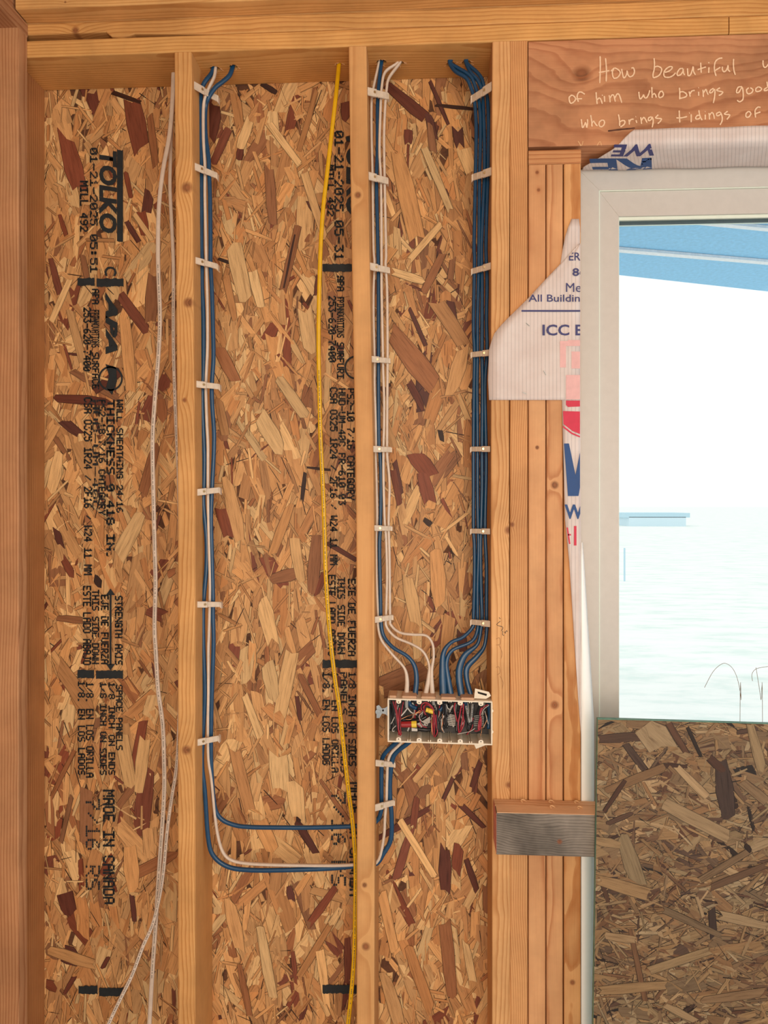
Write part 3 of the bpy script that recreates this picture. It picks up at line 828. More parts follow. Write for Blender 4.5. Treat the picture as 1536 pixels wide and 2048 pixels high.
# ------------------------------------------------------------------ handwriting on the header
A_ = (1180, 100, 7.68); B_ = (1360, 100, 8.727); C_ = (1130, 170, 7.314); D_ = (1330, 160, 7.456)
STR = [
 (A_, [(155,95),(158,250),(150,510)]), (A_, [(238,125),(252,300),(248,485)]), (A_, [(135,345),(200,335),(300,315)]),
 (A_, [(320,325),(370,280),(345,330),(350,400),(375,435),(430,415),(465,350),(430,300),(375,275)]),
 (A_, [(487,290),(495,350),(520,430),(560,380),(570,320),(580,370),(610,410),(660,390),(683,330),(665,275),(635,280)]),
 (A_, [(983,125),(990,200),(985,300),(968,370),(970,425)]), (A_, [(985,265),(1040,250),(1095,280),(1095,330),(1060,390),(1000,420),(970,425)]),
 (A_, [(1150,345),(1220,320),(1265,270),(1230,255),(1170,290),(1135,350),(1145,410),(1210,420),(1270,395),(1315,350)]),
 (A_, [(1430,285),(1380,290),(1340,350),(1345,390),(1390,380),(1425,330),(1430,290),(1435,350),(1455,385)]),
 (B_, [(130,320),(135,400),(145,450),(190,420),(230,290),(235,370),(270,435)]), (B_, [(360,220),(365,300),(370,400)]), (B_, [(305,345),(380,320),(455,295)]),
 (B_, [(505,300),(500,400)]), (B_, [(493,226),(512,216)]), (B_, [(740,140),(680,150),(620,200),(600,290),(605,370),(630,455)]), (B_, [(610,360),(650,335),(705,300)]),
 (B_, [(740,290),(740,340),(765,380),(810,350),(840,270),(840,340),(875,380)]), (B_, [(935,155),(932,250),(940,350),(965,435)]),
 (B_, [(1450,180),(1450,250),(1470,300),(1510,290),(1570,210),(1570,300)]),
 (C_, [(100,145),(60,185),(75,260),(110,260),(150,220),(145,180),(100,150),(60,180)]), (C_, [(290,135),(240,105),(200,110),(178,160),(185,210),(195,245)]), (C_, [(160,205),(250,200)]),
 (C_, [(455,105),(460,190),(470,280)]), (C_, [(468,220),(500,190),(525,215),(545,275)]), (C_, [(575,160),(580,245)]), (C_, [(540,152),(552,148)]),
 (C_, [(645,150),(655,200),(660,255)]), (C_, [(658,190),(690,145),(715,160),(735,245)]), (C_, [(728,190),(765,130),(795,150),(830,260)]),
 (C_, [(1080,100),(1085,160),(1100,205),(1135,170),(1150,145),(1165,185),(1195,185),(1225,130),(1240,75)]),
 (C_, [(1270,30),(1272,110),(1275,190)]), (C_, [(1278,150),(1305,125),(1325,150),(1335,185)]), (C_, [(1430,90),(1390,100),(1370,150),(1385,185),(1430,165),(1440,125),(1420,95)]),
 (C_, [(238,500),(245,560),(258,625),(290,570),(300,550),(310,590),(318,620),(330,560),(328,500)]), (C_, [(375,440),(388,520),(395,610)]), (C_, [(395,560),(420,530),(445,570),(475,600)]),
 (C_, [(545,510),(505,540),(500,590),(530,612),(570,580),(575,530),(545,510)]), (C_, [(780,430),(795,500),(800,600)]), (C_, [(800,540),(840,520),(875,530),(865,575),(810,615)]),
 (C_, [(935,505),(942,580)]), (C_, [(940,545),(965,505),(1005,500)]), (C_, [(1038,515),(1050,555)]), (C_, [(1032,466),(1040,462)]),
 (C_, [(1108,470),(1120,570)]), (C_, [(1118,520),(1150,475),(1175,500),(1200,550)]), (C_, [(1265,465),(1225,480),(1220,520),(1255,510),(1275,470),(1290,530),(1275,620)]),
 (C_, [(1365,435),(1325,480),(1370,490),(1410,495),(1390,535),(1355,565)]),
 (D_, [(215,115),(220,200),(218,290)]), (D_, [(225,180),(270,175),(320,210),(310,250),(225,275)]), (D_, [(360,170),(375,250)]), (D_, [(372,210),(400,165),(445,155)]),
 (D_, [(500,175),(502,235)]), (D_, [(496,117),(504,113)]), (D_, [(565,145),(572,255)]), (D_, [(575,190),(610,140),(625,180),(645,220)]),
 (D_, [(725,125),(680,150),(665,190),(700,185),(740,140),(740,240),(720,345)]), (D_, [(820,115),(770,150),(800,165),(860,180),(835,215),(800,230)]),
 (D_, [(1150,100),(1090,110),(1065,180),(1100,185),(1150,110),(1165,200),(1160,290),(1110,325),(1075,300)]),
 (D_, [(1250,115),(1215,150),(1235,205),(1290,190),(1310,145),(1270,115)]), (D_, [(1395,100),(1355,130),(1360,170),(1410,165),(1440,130),(1395,100)]),
 (D_, [(1525,110),(1480,140),(1490,160),(1540,140),(1560,90)]), (D_, [(1520,25),(1530,90),(1560,150)]),
 (D_, [(212,455),(215,540),(220,635)]), (D_, [(168,565),(240,565),(330,545)]), (D_, [(390,510),(390,630)]), (D_, [(358,494),(367,490)]),
 (D_, [(505,450),(520,540),(555,600)]), (D_, [(530,530),(480,530),(455,575),(500,580),(535,545)]), (D_, [(600,515),(600,590)]), (D_, [(596,472),(604,468)]),
 (D_, [(655,490),(665,590)]), (D_, [(660,530),(700,485),(725,520),(735,580)]), (D_, [(820,475),(770,500),(780,535),(830,510),(825,480),(850,540),(850,610),(820,670)]),
 (D_, [(935,465),(885,505),(920,515),(965,520),(945,560),(920,590)]), (D_, [(1250,465),(1210,500),(1210,550),(1250,550),(1280,500),(1250,465)]),
 (D_, [(1425,410),(1385,405),(1345,450),(1345,510),(1350,560)]), (D_, [(1330,510),(1370,495),(1425,475)])]


def ribbon(bm, pts, hw, Y, taper=True):
    pts = catmull([tuple(p) for p in pts], 5)
    L, R = [], []
    n = len(pts)
    for i, (x, y) in enumerate(pts):
        a = pts[max(i - 1, 0)]; b = pts[min(i + 1, n - 1)]
        dx, dy = b[0] - a[0], b[1] - a[1]; l = math.hypot(dx, dy) or 1
        k = hw * (0.75 if i in (0, n - 1) else 1) * (1 + .12 * math.sin(i * 1.7))
        yq = Y - i * 1.2e-5; L.append(bm.verts.new(P(x - dy / l * k, y + dx / l * k, yq))); R.append(bm.verts.new(P(x + dy / l * k, y - dx / l * k, yq)))
    for i in range(n - 1): bm.faces.new((L[i], L[i + 1], R[i + 1], R[i]))


bm = bmesh.new()
for i_, ((ox, oy, s), pts) in enumerate(STR): ribbon(bm, [(ox + a / s, oy + b / s) for a, b in pts], 1.35, -0.0001 - (i_ % 2) * 6e-4)
mk('handwriting', bm, M['white_pen'], hdr)
bm = bmesh.new()
for a in ([(1156, 282), (1163, 291), (1166, 282)], [(1158, 284), (1161, 292)], [(1194, 291), (1200, 283), (1203, 291)]): ribbon(bm, a, 0.7, 0.0002)
mk('splinter', bm, M['splinter'], hdr)
bm = bmesh.new(); ribbon(bm, [(1216, 262), (1240, 259), (1262, 257), (1270, 256)], 1.6, 0.0003)
mk('bark_pocket', bm, M['knotcore'], hdr)
kings = [o for o in wall.children if o.name.startswith('stud')]
kg = kings[3] if len(kings) > 3 else kings[0]
E_ = (890, 900, 5.12)
bm = bmesh.new()
for a in ([(553,1715),(568,1730)], [(568,1752),(530,1790),(592,1815),(575,1855)], [(592,1850),(590,1890),(605,1900)], [(605,1870),(620,1862),(618,1880)], [(625,1860),(630,1850),(640,1862)]):
    ribbon(bm, [(E_[0] + x / E_[2], E_[1] + y / E_[2]) for x, y in a], 0.55, -0.0003)
mk('pen_mark', bm, M['pencil'], kg)
bm = bmesh.new()
for a in ([(992,1278),(999,1276),(1000,1288),(992,1290)], [(998,1290),(1004,1305),(1002,1318)], [(992,1335),(998,1334),(1000,1345),(994,1350)], [(1000,1352),(1006,1365),(1004,1378)]):
    ribbon(bm, a, 0.4, -0.0003)
mk('pen_mark', bm, M['pencil_faint'], kg)

# ------------------------------------------------------------------ cables
def cable(name, pts, Y, hw, hd, mat, label, cat='cable', group=None, sub=5, dashes=None, yy=None):
    """pts: (px, py[, Y[, hw_px]])"""
    q = []
    for p in pts:
        y = p[2] if len(p) > 2 and p[2] is not None else Y
        a = p[3] if len(p) > 3 else hw
        v = P(p[0], p[1], y)
        q.append((v.x, v.y, v.z, a * (y + D) / FPX, hd))
    q = catmull(q, sub)
    bm = bmesh.new(); sweep(bm, q, 10)
    o = mk(name, bm, mat, smooth=True)
    tag(o, label, cat, group)
    if dashes:
        bm = bmesh.new(); rn = random.Random(len(pts)); s = 0.0; i = 0
        f0, f1 = dashes
        for k in range(int(f0 * (len(q) - 1)), int(f1 * (len(q) - 1))):
            a, b = Vector(q[k][:3]), Vector(q[k + 1][:3]); d = b - a; L = d.length; d.normalize()
            sd = Vector((-d.z, 0, d.x)); t = 0.0
            while t < L:
                l = rn.uniform(.0012, .0030)
                if rn.random() < .78:
                    c = a + d * (t + l / 2) - Vector((0, hd + .00015, 0)) + sd * q[k][3] * .1
                    h = .0008
                    bm.faces.new([bm.verts.new(c + d * u * l * .42 + sd * v * h) for u, v in ((-1, -1), (1, -1), (1, 1), (-1, 1))])
                t += l * 1.25
        mk('cable_lettering', bm, M['print'], o)
    return o


GA = 'cables clipped to the left full stud'
YA = 0.060
cable('electrical_cable', [(427,137,.067),(427,125,.067)][::-1] + [(422,149,.064),(412,161),(406,172),(402,190),(401,237),(402,295),(403,334),(403,432),(403,490),(404,520),(404,568),(407,637),(407,734),(405,773),(405,822),(408,890),(409,920),(408,968),(407,1007),(413,1076),(413,1134),(408,1193),(406,1232),(407,1300),(410,1386),(406,1472),(404,1529),(410,1586),(416,1672),(426,1710),(455,1733),(498,1740),(569,1740),(655,1737),(712,1732,.055),(751,1728,.055),(767,1707,.055),(782,1678,.055),(783,1631,.052),(780,1590,.052),(781,1549,.05),(788,1511,.045),(814,1488,.035),(826,1478,.03)],
      YA, 4.6, .0045, M['blue'], 'blue cable nearest the left full stud, sweeping right along the lowest run into the box', sub=5)
cable('electrical_cable', [(432,126,.067),(431,139,.066),(428,155,.06),(418,176,.055),(411,194,.054),(407,217),(407,276),(410,334),(410,393),(412,490),(413,539),(415,617),(415,695),(412,764),(412,793),(414,851),(416,890),(416,968),(417,1037),(420,1154),(420,1193),(418,1271),(417,1300),(417,1386),(416,1443),(417,1515),(423,1558),(430,1630),(436,1672),(446,1704),(463,1720),(498,1727),(569,1730),(655,1731),(712,1729,.052),(753,1725,.052),(767,1678,.052),(770,1634,.05),(773,1599,.048),(774,1561,.048),(778,1514,.042),(800,1488,.034),(808,1478,.03)],
      .058, 3.0, .0045, M['white'], 'white cable between the two blue cables on the left full stud')
cable('electrical_cable', [(467,122,.067),(465,135,.067),(459,151,.062),(445,164,.058),(430,176,.056),(417,196,.056),(411,217,.064),(411,266,.064),(417,315),(418,344),(420,393),(421,490),(421,529),(424,588),(426,656),(427,715),(424,764),(424,803),(428,861),(428,890),(427,920),(424,978),(422,1037),(424,1115),(426,1193),(426,1232),(427,1290),(423,1415),(422,1501),(424,1558),(430,1615),(443,1638),(469,1650),(500,1654),(558,1655),(627,1655),(712,1652,.055),(751,1644,.055),(763,1619,.052),(763,1599,.052),(763,1540,.05),(767,1511,.045),(791,1486,.035),(800,1477,.03)],
      .060, 4.4, .0045, M['blue'], 'blue cable farthest from the left full stud, turning right along the upper horizontal run')
# group B
GBc = 0.058
cable('electrical_cable', [(759,116,.067),(758,126,.067),(747,175),(743,202),(743,273),(745,353),(746,450),(747,500),(749,529),(747,578),(747,637),(749,715),(749,773),(751,832),(752,891),(751,906),(753,968),(754,1037),(752,1076),(753,1154),(756,1230),(756,1252),(763,1280,.052),(785,1309,.045),(808,1335,.04),(814,1359,.035,4),(813,1391,.03,5),(814,1402,.028,5)],
      GBc, 2.7, .0045, M['white'], 'white cable closest to the middle stud, first of four entering the box')
cable('electrical_cable', [(765,114,.067),(763,124,.067),(757,178),(755,219),(755,300),(753,369),(756,500),(757,578),(757,656),(757,715),(757,793),(758,890),(760,906),(762,958),(761,1046),(759,1095),(761,1193),(762,1242),(767,1271,.055),(785,1294,.048),(814,1312,.042),(829,1332,.038,4.5),(833,1359,.034,5),(830,1391,.03,5.5),(829,1402,.028,5.5)],
      GBc, 3.8, .0045, M['blue'], 'single blue cable among three white ones beside the middle stud')
cable('electrical_cable', [(801,118,.067),(793,128,.067),(770,145,.062),(763,178),(761,219),(759,301),(762,369),(763,500),(763,578),(765,676),(766,734),(768,793),(768,851),(767,890),(767,958),(769,1037),(772,1076),(774,1154),(772,1230),(773,1253),(791,1274,.05),(823,1288,.045),(846,1303,.04),(858,1329,.036),(857,1356,.032,4),(851,1391,.03,5),(850,1402,.028,5)],
      GBc - .004, 2.7, .0045, M['white'], 'white cable third from the middle stud, curving right just above the box')
cable('electrical_cable', [(803,117,.067),(799,127,.067),(778,156,.06),(773,180),(770,219),(768,273),(769,353),(772,500),(771,529),(774,578),(775,676),(775,734),(774,890),(775,920),(779,968),(777,1046),(779,1115),(780,1230),(782,1250),(800,1265,.048),(826,1269,.044),(852,1271,.042),(865,1288,.038),(867,1315,.034),(863,1344,.032,3.5),(865,1391,.03,5),(866,1402,.028,5)],
      GBc - .004, 2.7, .0045, M['white'], 'outermost white cable off the middle stud, bending farthest right into the box')
# group C
C1 = [(899,118,.067),(900,128,.067),(911,143,.062),(933,157),(944,182),(949,202),(952,246),(952,295),(951,344),(950,393),(948,490),(949,520),(948,578),(947,656),(949,705),(948,773),(947,891),(947,978),(947,1056),(949,1095),(949,1154),(947,1232),(946,1253),(926,1274,.05),(902,1285,.045),(887,1306,.04,5),(885,1344,.035,7),(887,1391,.03,8),(888,1402,.028,8)]
C2 = [(903,118,.067),(902,128,.067),(917,137,.062),(941,153),(952,178),(958,202),(961,246),(960,315),(959,354),(958,490),(957,559),(955,637),(955,705),(954,773),(955,891),(955,978),(956,1056),(957,1095),(955,1173),(955,1232),(955,1259),(943,1283,.05),(905,1300,.045),(893,1324,.04,4.5),(896,1356,.035,5.5),(902,1391,.03,6.5),(903,1402,.028,6.5)]
C3 = [(931,116,.067),(932,126,.067),(941,145,.06),(954,159),(963,178),(966,202),(968,256),(969,334),(968,373),(963,490),(964,559),(964,637),(964,705),(965,773),(964,891),(964,978),(962,1056),(961,1095),(962,1173),(964,1232),(962,1256),(955,1288,.05),(931,1309,.045,6),(920,1332,.04,7),(918,1356,.035,7),(923,1391,.03,7),(924,1402,.028,7)]
C4 = [(935,116,.067),(934,127,.067),(954,145,.062),(964,159),(968,174),(975,198),(977,256),(976,334),(975,373),(972,490),(974,559),(973,637),(974,705),(970,773),(972,891),(972,959),(970,1056),(973,1134),(973,1232),(974,1253),(969,1291,.052),(955,1312,.047,5),(934,1335,.042,6),(934,1362,.037,5),(942,1391,.032,5),(943,1402,.030,5)]
for pts, lab in ((C1, 'outermost blue cable of the four beside the right doubled studs, bending left into the box'),
                 (C2, 'second blue cable from the left in the bundle beside the right doubled studs'),
                 (C3, 'third blue cable from the left in the bundle beside the right doubled studs'),
                 (C4, 'blue cable hugging the right doubled studs, fourth and nearest the wood')):
    cable('electrical_cable', pts, .056, 3.7, .0048, M['blue'], lab)
# loose cables
cable('electrical_cable', [(350,95,.085),(347,150,.08),(345,200,.07),(339,270,.06),(326,341),(318,412),(316,497),(317,553),(320,638),(316,723),(309,808),(305,885),(307,998),(309,1083),(311,1168),(309,1253),(312,1310),(316,1378),(325,1446),(328,1519),(328,1592),(321,1702),(316,1775),(310,1866),(305,1939),(299,2045),(290,2200,.0),(280,2500,-.05)],
      .05, 4.6, .0030, M['white'], 'long white loose cable hanging down the left bay to the bottom', dashes=(0.25, .9))
cable('electrical_cable', [(349,95,.09),(348,150,.088),(343,250,.085),(341,309,.085),(340,374,.085),(343,440,.085),(346,500,.085),(347,553,.085),(347,695,.085),(352,848,.085),(357,950,.085),(360,1100,.085),(362,1300,.085),(358,1450,.08),(353,1534,.07),(343,1599,.06),(334,1665,.045),(325,1757,.035),(308,1840,.03),(286,1892,.02),(264,1950,.01),(239,2001,0),(217,2048,-.01),(150,2200,-.05),(60,2450,-.1)],
      .08, 3.8, .0030, M['white'], 'white loose cable half hidden behind the left full stud, flaring left at the bottom', dashes=(.3, .95))
cable('electrical_cable', [(679,116,.067),(678,128,.067),(672,190),(664,260),(655,340),(646,420),(641,500),(638,600),(637,700),(639,800),(641,880),(646,980),(649,1070),(652,1160),(659,1260),(669,1350),(679,1418),(690,1520),(698,1589),(705,1643),(709,1691),(711,1725),(711,1776),(710,1844),(708,1913),(703,1981),(696,2048),(680,2200),(660,2500)],
      .035, 4.3, .0028, M['yellow'], 'yellow cable hanging loose from the top plate down the middle bay', dashes=(.3, .98))

# ------------------------------------------------------------------ clips
def clip(x0, y0, x1, y1, h, Ya, Yb, label, group, hook=1, name='cable_clip'):
    """plastic stacker from the stud face (x0,y0) out to (x1,y1); h height in px"""
    a, b = P(x0, y0, Ya), P(x1, y1, Yb)
    e = empty(name, (a + b) / 2, label=label, cat='cable clip', group=group)
    s = (Ya + D) / FPX; hh = h * s / 2
    d = (b - a); n = Vector((0, 1, 0))
    bm = bmesh.new()
    th = 0.0050
    # body in two stepped parts
    mid = a + d * 0.46
    up = Vector((0, 0, hh))
    for (p, q, k, f) in ((a, mid, 1.06, -0.0012), (mid, b, 0.9, 0.0)):
        o1 = Vector((0, f, 0))
        prism(bm, [p - up * k + o1, q - up * k + o1, q + up * k + o1, p + up * k + o1], n * th)
    # hooked outer end and pocket ribs holding the cables
    bmesh.ops.bevel(bm, geom=bm.edges[:], offset=.0007, segments=1, affect='EDGES')
    w_ = Vector((.003 if d.x > 0 else -.003, 0, 0))
    prism(bm, [b - up * .9, b + w_ - up * (1.5 if hook else .9), b + w_ + up * .6, b + up * .9], n * 0.014)
    for f in (0.3, 0.52, 0.74):
        c = a + d * f
        prism(bm, [c - up * .8 - w_ * .2, c - up * .8 + w_ * .2, c + up * .8 + w_ * .2, c + up * .8 - w_ * .2], n * 0.010)
    mk('clip_body', bm, M['clip'], e)
    bm = bmesh.new(); c = a + d * 0.36 + Vector((0, -0.0030, 0)) + up * .05
    disc_prism(bm, c, (0, 1, 0), .0026, .004, 12)
    mk('nail_head', bm, M['nail'], e)
    return e


names = ['topmost', 'second from the top', 'third from the top', 'fourth from the top', 'fifth from the top', 'sixth from the top', 'seventh from the top', 'eighth from the top', 'lowest']
A7 = [(388,170,434,196,15,.018,.072),(388,332,432,350,14,.018,.06),(389,520,433,532,13,.018,.055),(392,768,437,773,13,.018,.045),(392,985,438,980,13,.018,.045),(394,1209,440,1209,12,.018,.045),(391,1486,436,1477,13,.018,.045)]
for i, c in enumerate(A7):
    clip(*c, ('topmost' if i == 0 else 'lowest' if i == 6 else names[i]) + ' of the seven white plastic cable clips on the left full stud', 'clips on the left full stud')
B9 = [(735,182,775,191,15),(736,351,774,361,15),(739,532,777,540,14),(742,718,778,721,12),(746,898,781,899,12),(748,1056,782,1057,11),(748,1240,784,1235,12),(751,1526,788,1530,12),(750,1616,787,1606,13)]
for i, c in enumerate(B9):
    clip(*c, .012, .046, ('topmost' if i == 0 else names[i]) + ' of the nine white plastic cable clips on the middle stud', 'clips on the middle stud', hook=0)
C7 = [(983,172,944,197,17),(983,342,946,354,15),(983,531,945,542,13),(982,705,944,709,12),(980,898,943,898,11),(980,1063,943,1062,11),(980,1248,943,1244,12)]
for i, c in enumerate(C7):
    clip(*c, .006, .052 if i < 3 else .046, ('topmost' if i == 0 else 'lowest' if i == 6 else names[i]) + ' of the seven white plastic cable clips beside the right doubled studs', 'clips beside the right doubled studs')

# ------------------------------------------------------------------ electrical box
YB0, YB1 = -0.012, 0.062
TL, TR, BR, BL = P(775, 1397, YB0), P(985, 1403, YB0), P(985, 1489, YB0), P(775, 1484, YB0)
box = empty('electrical_box', ((TL.x + TR.x) / 2, YB1, BL.z), label='long white five-gang electrical box with open front, fixed between middle stud and right doubled studs', cat='electrical box')
T = 0.0028
ux = (TR - TL).normalized(); uz = (TL - BL).normalized(); W_ = (TR - TL).length; H_ = (TL - BL).length


def bp(u, v, y): return BL + ux * u + uz * v + Vector((0, y - YB0, 0))


def bbox(bm, u0, u1, v0, v1, y0, y1, bev=0):
    vs = [bm.verts.new(bp(u, v, y)) for u in (u0, u1) for y in (y0, y1) for v in (v0, v1)]
    fs = [bm.faces.new([vs[i] for i in q]) for q in ((0, 1, 3, 2), (4, 6, 7, 5), (0, 4, 5, 1), (2, 3, 7, 6), (0, 2, 6, 4), (1, 5, 7, 3))]
    if bev: bmesh.ops.bevel(bm, geom=list(set(e for f in fs for e in f.edges)), offset=bev, segments=2, affect='EDGES')


bm = bmesh.new()
for a in ((0, W_, 0, T), (0, W_, H_ - T, H_), (0, T, T, H_ - T), (W_ - T, W_, T, H_ - T)): bbox(bm, *a, YB0, YB1, .0006)
mk('box_wall', bm, M['boxw'], box)
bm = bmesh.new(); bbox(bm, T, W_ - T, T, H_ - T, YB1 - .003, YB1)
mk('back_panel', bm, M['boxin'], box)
for i in range(5):
    u = W_ * (0.107 + 0.196 * i)
    for v, s in ((H_ - T, -1), (T, 1)):
        bm = bmesh.new()
        n = 14; poly = []
        for k in range(n + 1):
            a = math.pi * k / n
            poly.append(bp(u + .0052 * math.cos(a), v + s * (.0035 + .0040 * math.sin(a)), YB0 + .0006))
        poly += [bp(u - .0052, v, YB0 + .0006), bp(u + .0052, v, YB0 + .0006)]
        prism(bm, poly, (0, .05, 0))
        bs = mk('screw_boss', bm, M['boxw'], box)
        bm = bmesh.new(); disc_prism(bm, bp(u, v + s * .0040, YB0 - .0001), (0, 1, 0), .0011, .0008, 10)
        mk('screw_hole', bm, M['hole'], bs)
for i in range(4):                                  # gang ribs
    u = W_ * (0.205 + 0.196 * i)
    for du in (-.0022, .0022):
        bm = bmesh.new(); bbox(bm, u + du - .0009, u + du + .0009, T, T + .0032, YB0 + .002, YB1 - .004)
        mk('gang_rib', bm, M['boxw'], box); bm = bmesh.new()
        bbox(bm, u + du - .0009, u + du + .0009, H_ - T - .002, H_ - T, YB0 + .001, YB1 - .004)
        mk('gang_rib', bm, M['boxw'], box)
for a, b in ((.012, .085), (.135, .28), (.32, .46), (.51, .655), (.70, .83)):
    bm = bmesh.new(); bbox(bm, W_ * a, W_ * b, H_, H_ + .0045, YB0 + .006, YB0 + .055, .0015)
    mk('knockout_hood', bm, M['boxtan'], box)
    bm = bmesh.new(); bbox(bm, W_ * a, W_ * b, -.0035, 0, YB0 + .010, YB0 + .055, .0012)
    mk('knockout_hood', bm, M['boxtan'], box)
for poly, lab in (([(948,1397),(950,1377),(978,1384),(982,1392),(972,1398)], 'tilted white nailing tab above box'), ([(948,1489),(952,1498),(970,1491),(972,1488)], None)):
    bm = bmesh.new(); prism(bm, [P(a, b, YB0 + .012) for a, b in poly], (0, .003, 0)); bmesh.ops.bevel(bm, geom=bm.edges[:], offset=.0005, segments=1, affect='EDGES')
    t = mk('nailing_tab', bm, M['boxw'], box)
    if lab:
        bm = bmesh.new(); prism(bm, [P(a, b, YB0 + .0115) for a, b in ((955,1383),(974,1388),(973,1392),(956,1387))], (0, .001, 0)); mk('tab_slot', bm, M['hole'], t)
for (u, v) in ((W_ + .0008, .3), (W_ + .0008, .78)):
    bm = bmesh.new(); bbox(bm, W_ - .001, W_ + .002, H_ * v - .003, H_ * v + .003, YB0 + .001, YB0 + .008, .001)
    mk('side_lug', bm, M['boxw'], box)
# steel strut left of the box
bm = bmesh.new()
prism(bm, [P(a, b, .012) for a, b in ((753,1412),(758,1410),(764,1417),(770,1416),(777,1411),(777,1433),(770,1428),(764,1427),(759,1436),(753,1436))], (0, .003, 0))
disc_prism(bm, P(756, 1424, .008), (0, 1, 0), .0055, .012, 16)
sb = mk('support_bracket', bm, M['galv'], box)
bm = bmesh.new(); disc_prism(bm, P(766, 1421, .0112), (0, 1, 0), .0022, .002, 12); mk('bracket_hole', bm, M['hole'], sb)

# wires in the box
K_ = (760, 1370, 6.4)
def kp(pts): return [(K_[0] + a / K_[2], K_[1] + b / K_[2]) for a, b in pts]
WR = [
 ('red', [(165,205),(200,330),(222,470),(240,640)], .004, 1.1), ('red', [(195,205),(225,400),(235,560),(262,648)], .000, 1.1), ('red', [(250,290),(240,430),(236,560),(268,640)], -.004, 1.2),
 ('red', [(300,215),(262,420),(262,560),(275,630)], .006, 1.0), ('black', [(150,215),(185,360),(215,520),(228,600)], .010, 1.6), ('black', [(170,280),(150,420),(190,560)], .02, 1.8),
 ('wht', [(235,255),(190,400),(140,500)], .01, .8), ('wht', [(205,520),(165,560),(160,590),(185,590)], .004, .8),
 ('red', [(540,330),(525,290),(540,245),(590,225),(650,260),(685,330),(680,480),(670,640)], -.006, 1.2), ('red', [(552,300),(570,262),(620,255),(660,300),(700,400),(700,520),(690,660)], -.004, 1.1),
 ('black', [(700,300),(735,420),(740,560),(722,655)], -.003, 1.8), ('black', [(650,250),(705,340),(720,480),(708,660)], .0, 1.6), ('red', [(715,380),(722,520),(735,600),(700,668)], -.005, 1.1),
 ('copper', [(665,380),(660,500),(664,600),(672,640)], -.008, .9), ('red', [(530,300),(505,380),(510,450),(540,520),(600,545)], .0, 1.0), ('black', [(545,310),(520,400),(530,470),(560,500)], .004, 1.2),
 ('wht', [(545,350),(500,400),(530,460),(590,480),(610,510),(580,520),(565,495)], -.003, .7), ('copper', [(265,440),(350,400),(440,370),(520,320)], .0, .7), ('copper', [(330,440),(400,435),(455,370),(540,340)], -.002, .7),
 ('wht', [(350,290),(400,350),(470,380)], .004, 1.3), ('wht', [(355,290),(310,350),(270,395)], .006, 1.5), ('grey', [(340,190),(340,290)], .004, 3.4), ('grey', [(680,205),(688,250)], .006, 3.2),
 ('wht', [(815,390),(785,480),(800,570),(820,605)], -.002, 1.0), ('copper', [(800,370),(800,480),(790,560),(815,600)], -.004, .7), ('black', [(800,220),(815,350),(760,450),(830,560)], .006, 2.0),
 ('black', [(830,230),(840,400),(820,520)], .004, 2.2), ('black', [(925,350),(870,380),(850,440),(835,540)], .0, 1.8), ('wht', [(850,250),(870,300),(910,315)], .01, 1.2),
 ('red', [(965,225),(950,290),(970,400),(990,470)], -.002, 1.4), ('red', [(1045,240),(1020,380),(1000,500),(1010,610)], -.004, 1.4), ('red', [(1070,240),(1060,400),(1040,520),(1030,600)], -.002, 1.5),
 ('red', [(1060,380),(1075,480),(1050,560),(1010,612)], -.006, 1.2), ('black', [(1000,330),(985,480),(980,600)], .004, 2.4), ('black', [(1030,330),(1010,480),(1000,590)], .0, 2.0),
 ('black', [(1100,260),(1110,420),(1140,560),(1110,630)], .0, 1.5), ('red', [(1190,420),(1180,540),(1140,600),(1110,635)], -.004, .9), ('wht', [(990,628),(1080,610),(1150,595),(1215,555)], -.006, .6),
 ('black', [(1130,480),(1160,560),(1200,440)], -.002, 1.4), ('black', [(1200,260),(1160,480),(1190,560)], .006, 1.8), ('red', [(1300,290),(1280,360),(1290,480),(1260,580)], -.004, 1.6),
 ('red', [(1385,250),(1320,290),(1275,390)], .0, 1.1), ('red', [(1290,400),(1265,500),(1262,575)], -.006, 1.9), ('red', [(1300,430),(1285,560),(1230,590),(1210,580)], -.002, 1.0),
 ('wht', [(1395,260),(1330,310),(1300,380)], .002, .7), ('wht', [(1340,330),(1365,420),(1385,500)], .002, .7), ('copper', [(1300,540),(1300,600),(1285,650)], -.004, .6), ('copper', [(1350,360),(1370,440),(1310,560)], .002, .6),
 ('black', [(1330,300),(1360,420),(1330,560)], .012, 2.2), ('blue', [(370,200),(390,260),(470,300)], .016, 4.0), ('blue', [(800,205),(815,260),(760,330)], .02, 4.0), ('blue', [(1090,205),(1100,300)], .016, 4.0), ('blue', [(1390,230),(1400,400),(1385,560)], .022, 3.5),
 ('black', [(280,450),(380,440),(500,450),(600,400)], .016, 3.0), ('black', [(480,560),(600,575),(720,560)], .016, 3.0), ('black', [(120,250),(130,420),(125,580)], .022, 3.5),
]
for k in range(7):
    WR.append(('wht', [(850 + k * 4, 372 + k * 22), (900, 380 + k * 22), (965, 392 + k * 20)], .012, 1.1))
for k in range(5):
    WR.append(('wht', [(475 + k * 14, 500 + k * 10), (540, 470 + k * 14), (640, 410 + k * 16)], .010, 1.1))
for k in range(6):
    WR.append(('grey', [(1200, 400 + k * 24), (1260, 395 + k * 24), (1330, 410 + k * 20)], .012, 1.0))
wr = random.Random(8)
for k in range(26):
    x = wr.uniform(130, 1380); c = wr.choice(['black', 'black', 'black', 'wht', 'grey', 'red'])
    WR.append((c, [(x, wr.uniform(215, 300)), (x + wr.uniform(-70, 70), wr.uniform(330, 450)), (min(1385, max(125, x + wr.uniform(-120, 120))), wr.uniform(480, 590))], wr.uniform(.018, .036), wr.uniform(1.0, 2.0)))
